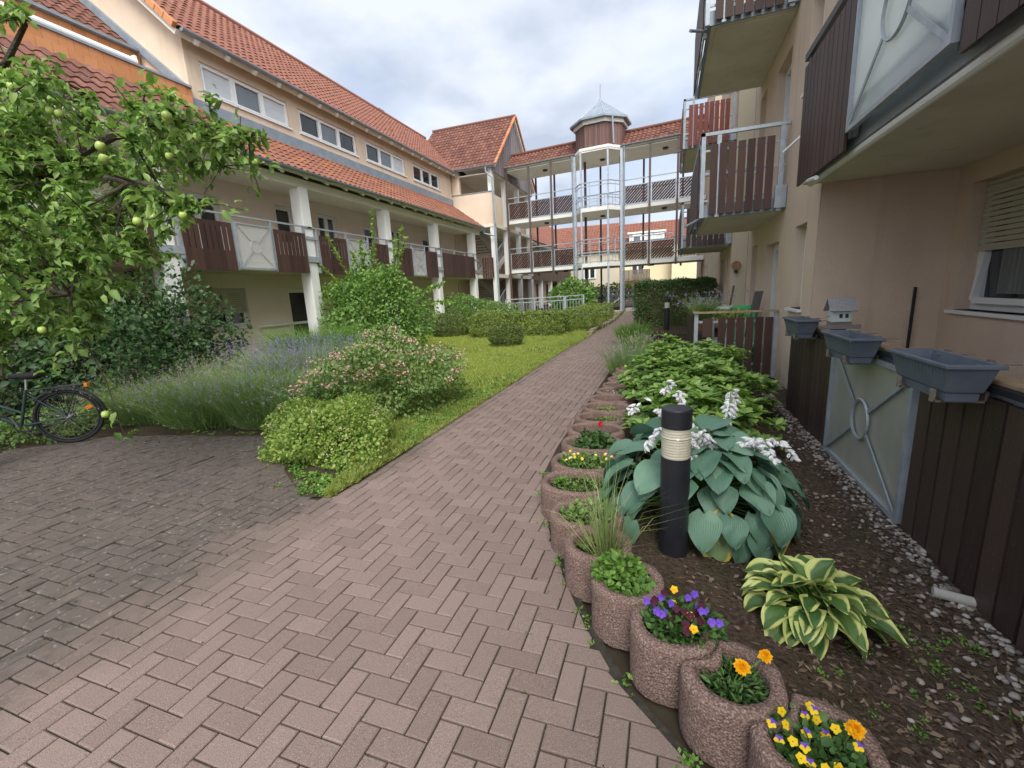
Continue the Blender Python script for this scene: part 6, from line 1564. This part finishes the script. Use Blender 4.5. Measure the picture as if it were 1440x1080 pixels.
for i, lab, n, mat, off in ((11, 'low bright green seedlings on the right of their ring planter', 260, 'herb', (.08, 0)), (12, 'sparse yellowish seedlings along the planter rim', 200, 'shoot', (0, -.03)), (14, 'tiny seedlings among small white flowers', 90, 'herb', (-.05, 0)), (16, 'tuft of weedy green and rusty leaves right of the dark empty planter', 220, 'shoot', (.16, 0)), (17, 'low weeds in the planter before the wispy lavender', 200, 'fresh', (0, 0))):
    t, c, rx, ry = plant('seedlings', lab, 'plant', i, n, .05 if i < 16 else .12, mat, 30+i, .024, off=off)
    if i == 14:
        P = np.array(spots(c, rx, ry, 40, .03, .06, 5, .01)); V, F = leaf_mesh(P, nrm(sph(40)+UP), sph(40), .02, W=.5, simple=True); np_mesh('flower', V, F, MAT['petal_w'], t)
WG = 'wispy plants on the far ring planters'
grassy('lavender', 'wispy flowering lavender leaning over the path beyond the last open planters', 'lavender', (-.70, 8.15, 0), (.24, .34), 700, .46, 'lav', 81, lean=.75, w=.004, tips='lavender', tipn=160, group=WG)
grassy('lavender', 'second wispy lavender farther along the row of planters', 'lavender', (-.68, 9.2, 0), (.22, .5), 700, .40, 'lav', 82, lean=.7, w=.004, tips='dry', tipn=120, group=WG)
grassy('weeds', 'tangled pale weeds hanging over the far planters near the tall hedge', 'weeds', (-.68, 10.8, 0), (.22, .9), 1200, .36, 'pinkbush', 83, lean=.7, w=.006, tips='pale', tipn=140, group=WG)
grassy('weeds', 'low weeds at the foot of the tall hedge, end of the planter row', 'weeds', (-.9, 13.2, 0), (.4, .9), 1500, .45, 'fresh', 84, lean=.6, w=.008, group=WG)
# ------------------------------------------------------------ flower boxes on the near fence
def flower_box(label, y0, y1, z1, x1=1.40, d=.21, h=.185):
    t = thing('flower_box', label, 'flower box', ((x1-d/2), (y0+y1)/2, z1-h), 'grey flower boxes hung on the fence')
    x0 = x1-d; m = MB(); i = .028; n = 0
    def lp(e, z): return [(x0+e, y0+e*1.6, z), (x1-e, y0+e*1.6, z), (x1-e, y1-e*1.6, z), (x0+e, y1-e*1.6, z)]
    L = [lp(.045, z1-h), lp(.042, z1-h+.045), lp(.036, z1-h+.047), lp(.014, z1-.022), lp(.0, z1-.020), lp(.0, z1-.002), lp(.004, z1), lp(.016, z1), lp(.018, z1-.012), lp(.044, z1-h+.05)]
    V = [p for l in L for p in l]; F = [(a*4+k, a*4+(k+1) % 4, a*4+4+(k+1) % 4, a*4+4+k) for a in range(len(L)-1) for k in range(4)] + [(3, 2, 1, 0), tuple((len(L)-1)*4+k for k in range(4))]
    m.add(V, F); m.build('trough', MAT['pot'], t, bevel=.006)
    k = int((y1-y0)/.03); r = MB()
    for j in range(2, k-1):
        y = y0+(y1-y0)*j/k; r.bar((x0+.0375, y, z1-h+.055), (x0+.0145, y, z1-.03), .006, .003, up=(1, 0, 0))
    r.build('rib', MAT['pot'], t)
    for y in (y0+.13, y1-.13):
        b = MB(); b.box(x1-.002, x1+.012, y-.018, y+.018, z1-h, z1+.005); b.box(x1-d+.02, x1+.0, y-.018, y+.018, z1-h-.012, z1-h-.002); b.box(x0+.018, x0+.026, y-.018, y+.018, z1-h-.012, z1-h+.05); b.bar((x1-.03, y+.02, z1-.02), (x1+.13, y+.02, z1-.022), .010, .006)
        b.build('bracket', MAT['stone'], t)
flower_box('large grey plastic flower box, nearest on the fence rail, right edge', 2.46, 3.05, 1.185)
flower_box('middle grey flower box hung above the frosted fence panel', 3.60, 4.22, 1.175)
flower_box('farthest grey flower box at the end of the brown fence, beside the bird house', 4.97, 5.55, 1.20)
# ------------------------------------------------------------ bird house
bt = thing('bird_house', 'pale blue wooden bird house with grey pitched roof on the fence rail', 'bird house', (1.47, 4.66, 1.112))
m = MB(); m.box(1.41, 1.53, 4.60, 4.72, 1.065, 1.1118); m.build('support_block', MAT['slate_wood'], bt)
m = MB(); m.box(1.31, 1.63, 4.50, 4.80, 1.112, 1.128); m.box(1.31, 1.63, 4.50, 4.51, 1.128, 1.15); m.build('tray', MAT['slate_wood'], bt)
m = MB(); m.prism([(1.385, 4.59, 1.129), (1.385, 4.73, 1.129), (1.385, 4.73, 1.275), (1.385, 4.66, 1.345), (1.385, 4.59, 1.275)], (.175, 0, 0)); m.build('body', MAT['birdblue'], bt)
m = MB(); m.box(1.38, 1.565, 4.575, 4.745, 1.135, 1.170); m.build('feed_ledge', MAT['stone'], bt)
m = MB()
for s_ in (-1, 1):
    p = np.array([1.345, 4.66, 1.372]); q = np.array([1.345, 4.66+s_*.115, 1.262]); nn = np.array([0, s_*.11, .115]); nn = nn/np.linalg.norm(nn)*.010
    m.prism([p, q, q+nn, p+nn], (.26, 0, 0))
m.build('roof', MAT['birdroof'], bt)
for x in (1.45, 1.505):
    m = MB(); m.box(x, x+.028, 4.583, 4.5895, 1.205, 1.24); m.build('opening', MAT['black'], bt)
m = MB(); m.tube([(1.385, 4.66, 1.22), (1.345, 4.66, 1.215)], .005, 6); m.build('perch', MAT['handrail'], bt)
bt.scale = (.8, .8, .98); bt.location = (1.45, 4.68, 1.150)
m = MB(); m.tube([(1.43, 2.42, .045), (1.27, 2.46, .05)], .024, 16); m.tube([(1.285, 2.4565, .0495), (1.268, 2.461, .05)], .0265, 16)
tag(m.build('drain_pipe', MAT['concrete']), 'short grey drain pipe poking out under the brown fence into the pebbles', 'pipe')
# ------------------------------------------------------------ bicycle under the apple tree
def bicycle():
    A = np.array([-7.17, 3.18, 0.]); fd = nrm([-.72, -.69, 0]); sd = np.array([fd[1], -fd[0], 0]); t = thing('bicycle', 'dark green city bicycle with mudguard, carrier and orange wheel reflector, rear half in view', 'bicycle', tuple(A))
    Q = lambda s, z, o=0.: A+fd*s+UP*z+sd*o
    r = .345
    for s in (0, 1.06):
        m = MB(); m.ring(Q(s, r), r-.02, .021, axis=sd, n=48, m=8); w_ = m.build('wheel', MAT['rubber'], t, smooth=True)
        m = MB(); m.ring(Q(s, r), r-.05, .011, axis=sd, n=48, m=6); m.build('rim', MAT['black'], w_, smooth=True)
        m = MB()
        for k in range(28):
            a = 2*math.pi*k/28; b = a+(.5 if k % 2 else -.5); o = .025 if k % 4 < 2 else -.025
            m.bar(Q(s+.022*math.cos(b), r+.022*math.sin(b), o), Q(s+(r-.055)*math.cos(a), r+(r-.055)*math.sin(a)), .0022)
        m.build('spokes', MAT['chrome'], w_)
        m = MB(); m.tube([Q(s, r, -.06), Q(s, r, -.035), Q(s, r, .035), Q(s, r, .06)], [.012, .034, .034, .012], 14); m.build('hub', MAT['chrome'], w_)
        m = MB(); a = R_(155 if s == 0 else 60); p = Q(s+(r-.115)*math.cos(a), r+(r-.115)*math.sin(a), .012); rad = nrm(p-Q(s, r, .012)); tn = np.cross(rad, sd); m.hexa([p-rad*.045-tn*.02, p+rad*.035-tn*.024, p+rad*.035+tn*.024, p-rad*.045+tn*.02], [q+sd*.008 for q in (p-rad*.045-tn*.02, p+rad*.035-tn*.024, p+rad*.035+tn*.024, p-rad*.045+tn*.02)]); m.build('reflector', MAT['reflector'], w_)
        m = MB(); pts = []
        for k in range(15):
            a = R_((195 if s == 0 else 160)-k*(150/14 if s == 0 else 120/14)); pts.append((a))
        K = len(pts)
        V = []
        for a in pts:
            for o, dr in ((-.032, .018), (-.02, .035), (0, .04), (.02, .035), (.032, .018)): V.append(Q(s+(r+dr)*math.cos(a), r+(r+dr)*math.sin(a), o))
        F = [(i*5+j, i*5+j+1, i*5+j+6, i*5+j+5) for i in range(K-1) for j in range(4)]; m.add(V, F); m.build('mudguard', MAT['black'], t, smooth=True)
    bb = (.46, .30); st = (.33, .74); hd = (.86, .78); hd2 = (.90, .62)
    m = MB(); m.tube([Q(*bb), Q(*st)], .017, 10); m.tube([Q(*bb), Q(.86, .62)], .024, 10); m.tube([Q(.42, .46), Q(.845, .74)], .018, 10); m.tube([Q(.90, .58), Q(.84, .86)], .022, 10)
    for o in (-.05, .05): m.tube([Q(*bb), Q(0, r, o)], .010, 8); m.tube([Q(.345, .70), Q(0, r, o)], .008, 8)
    m.tube([Q(.90, .60), Q(.95, .5, .05), Q(1.06, r, .055)], .012, 8); m.tube([Q(.90, .60), Q(.95, .5, -.05), Q(1.06, r, -.055)], .012, 8); m.build('frame', MAT['bikegreen'], t)
    m = MB(); m.tube([Q(.33, .72), Q(.30, .88)], .013, 8); m.build('seat_post', MAT['chrome'], t)
    m = MB(); V = []; sec = [(.16, .105, .055), (.20, .10, .065), (.28, .07, .06), (.38, .03, .05), (.45, .018, .04)]
    for s, w_, h in sec: V += [Q(s, .93, -w_), Q(s, .93+.02, 0), Q(s, .93, w_), Q(s, .93-h, w_*.7), Q(s, .93-h, -w_*.7)]
    F = [(i*5+j, i*5+(j+1) % 5, i*5+5+(j+1) % 5, i*5+5+j) for i in range(4) for j in range(5)]+[(4, 3, 2, 1, 0), (20, 21, 22, 23, 24)]; m.add(V, F); m.build('saddle', MAT['rubber'], t, smooth=True)
    m = MB()
    for o in (-.055, .055): m.tube([Q(.28, .735, o), Q(-.22, .745, o)], .006, 6); m.tube([Q(-.16, .74, o), Q(0, r+.01, o)], .006, 6); m.tube([Q(.05, .74, o), Q(0, r+.01, o)], .006, 6)
    for s in (.25, .1, -.05, -.2): m.tube([Q(s, .742, -.055), Q(s, .742, .055)], .006, 6)
    m.build('carrier', MAT['black'], t)
    m = MB(); p = Q(-.245, .735); m.bar(p-sd*.04, p+sd*.04, .03, .045); m.build('rear_lamp', MAT['reflector'], t)
    m = MB(); m.ring(Q(bb[0], bb[1], .045), .09, .009, axis=sd, n=28); m.tube([Q(bb[0]-.02, bb[1]+.09, .045), Q(.0, r+.045, .045)], .012, 6); m.tube([Q(bb[0]-.02, bb[1]-.09, .045), Q(0, r-.045, .045)], .012, 6); m.ring(Q(0, r, .045), .048, .008, axis=sd, n=20); m.build('chain_guard', MAT['black'], t)
    for k in (1, -1):
        m = MB(); e = Q(bb[0]-.05*k, bb[1]-.165*k, .075*k); m.tube([Q(bb[0], bb[1], .06*k), e], .011, 6); m.tube([e, e+sd*.03*k], .007, 6); cr = m.build('crank', MAT['chrome'], t)
        m = MB(); m.bar(e+sd*.03*k, e+sd*.12*k, .085, .022, up=UP); m.build('pedal', MAT['rubber'], cr)
    m = MB(); m.tube([Q(.2, .24, .06), Q(.17, .01, .13)], .009, 8); m.build('kickstand', MAT['chrome'], t)
    m = MB(); m.tube([Q(.84, .86), Q(.83, 1.0)], .014, 8); m.tube([Q(.68, 1.04, .29), Q(.80, 1.04, .22), Q(.84, 1.0, 0), Q(.80, 1.04, -.22), Q(.68, 1.04, -.29)], .012, 8); m.build('handlebar', MAT['chrome'], t)
bicycle()
# ------------------------------------------------------------ things on the next terrace and by the far wall
lt = thing('lavender_pot', 'lavender growing in a pot behind the corner of the slatted fence', 'potted plant', (.58, 8.3, .80))
m = MB(); m.lathe((.58, 8.3, .80), [(.10, 0), (.13, .16), (.14, .16), (.14, .18), (.12, .18), (.115, .15), (.01, .15)], 20); m.build('pot', MAT['terracotta'], lt)
V, F, T_ = blades((.58, 8.3, .95), (.11, .11), 900, .34, 91, lean=.8, w=.004); np_mesh('foliage', V, F, MAT['lav'], lt)
T_ = T_[T_[:, 2] > 1.22][:150]; P = np.repeat(T_, 6, 0)+np.random.RandomState(2).normal(size=(len(T_)*6, 3))*[.008, .008, .02]; V, F = leaf_mesh(P, sph(len(P)), sph(len(P)), .018, W=.45, simple=True); np_mesh('flower', V, F, MAT['lavender'], lt)
gt = thing('potted_plant', 'yellow-green trailing plant behind the slatted fence boards', 'potted plant', (1.0, 8.25, 1.0))
m = MB(); m.box(.78, 1.22, 8.17, 8.33, .86, 1.0); m.build('pot', MAT['terracotta'], gt)
V, F = crown((1.0, 8.25, 1.06), (.26, .12, .1), 420, .04, 92, zmin=1.0); np_mesh('foliage', V, F, MAT['shoot'], gt)
pt = thing('patio_table', 'pale table with folded green chair leaning at it, behind the slatted fence', 'table', (1.1, 9.3, .05))
m = MB(); m.box(.75, 1.45, 8.95, 9.65, 1.12, 1.15); m.box(.75, .8, 8.95, 9.65, .95, 1.118); m.build('table_top', MAT['tabletop'], pt)
for x in (.82, 1.40):
    for y in (9.0, 9.6): m = MB(); m.box(x-.02, x+.02, y-.02, y+.02, .05, 1.118); m.build('leg', MAT['galv'], pt)
gc = thing('plastic_chair', 'bright green plastic chair standing under the pale table', 'chair', (1.3, 8.7, .05))
m = MB(); m.box(1.12, 1.5, 8.55, 8.9, .45, .48); m.build('seat', MAT['teal'], gc)
m = MB()
for i in range(5): m.box(1.14+i*.075, 1.18+i*.075, 8.87, 8.9, .48, 1.14)
m.box(1.12, 1.5, 8.865, 8.905, 1.12, 1.18); m.build('backrest', MAT['teal'], gc)
for x in (1.14, 1.48):
    for y in (8.57, 8.88): m = MB(); m.box(x-.018, x+.018, y-.018, y+.018, .05, .448); m.build('leg', MAT['teal'], gc)
m = MB(); m.bar((1.42, 9.05, .6), (1.50, 8.75, 1.42), .14, .03); tag(m.build('grey_board', MAT['slate_wood']), 'grey weathered board leaning against the pale table', 'board')
wt = thing('wall_ornament', 'round brown wicker ornament hanging on the pale return wall', 'ornament', (1.75, 13.96, 2.0))
m = MB(); m.ring((1.78, 13.95, 2.05), .10, .022, axis=(0, 1, 0), n=20); m.ring((1.78, 13.95, 2.05), .05, .012, axis=(0, 1, 0), n=14); m.bar((1.69, 13.95, 2.05), (1.87, 13.95, 2.05), .012); m.bar((1.78, 13.95, 1.96), (1.78, 13.95, 2.14), .012); m.build('wreath', MAT['terracotta'], wt)
m = MB(); m.lathe((1.78, 13.93, 1.84), [(.04, 0), (.05, .06), (.03, .08)], 10); m.build('pendant', MAT['black'], wt)
m = MB(); m.bar((1.45, 12.9, .3), (1.66, 13.2, 1.5), .04, .03); tag(m.build('broom_stick', MAT['post_brown']), 'thin dark stick leaning against the wall beside the tall hedge', 'stick')
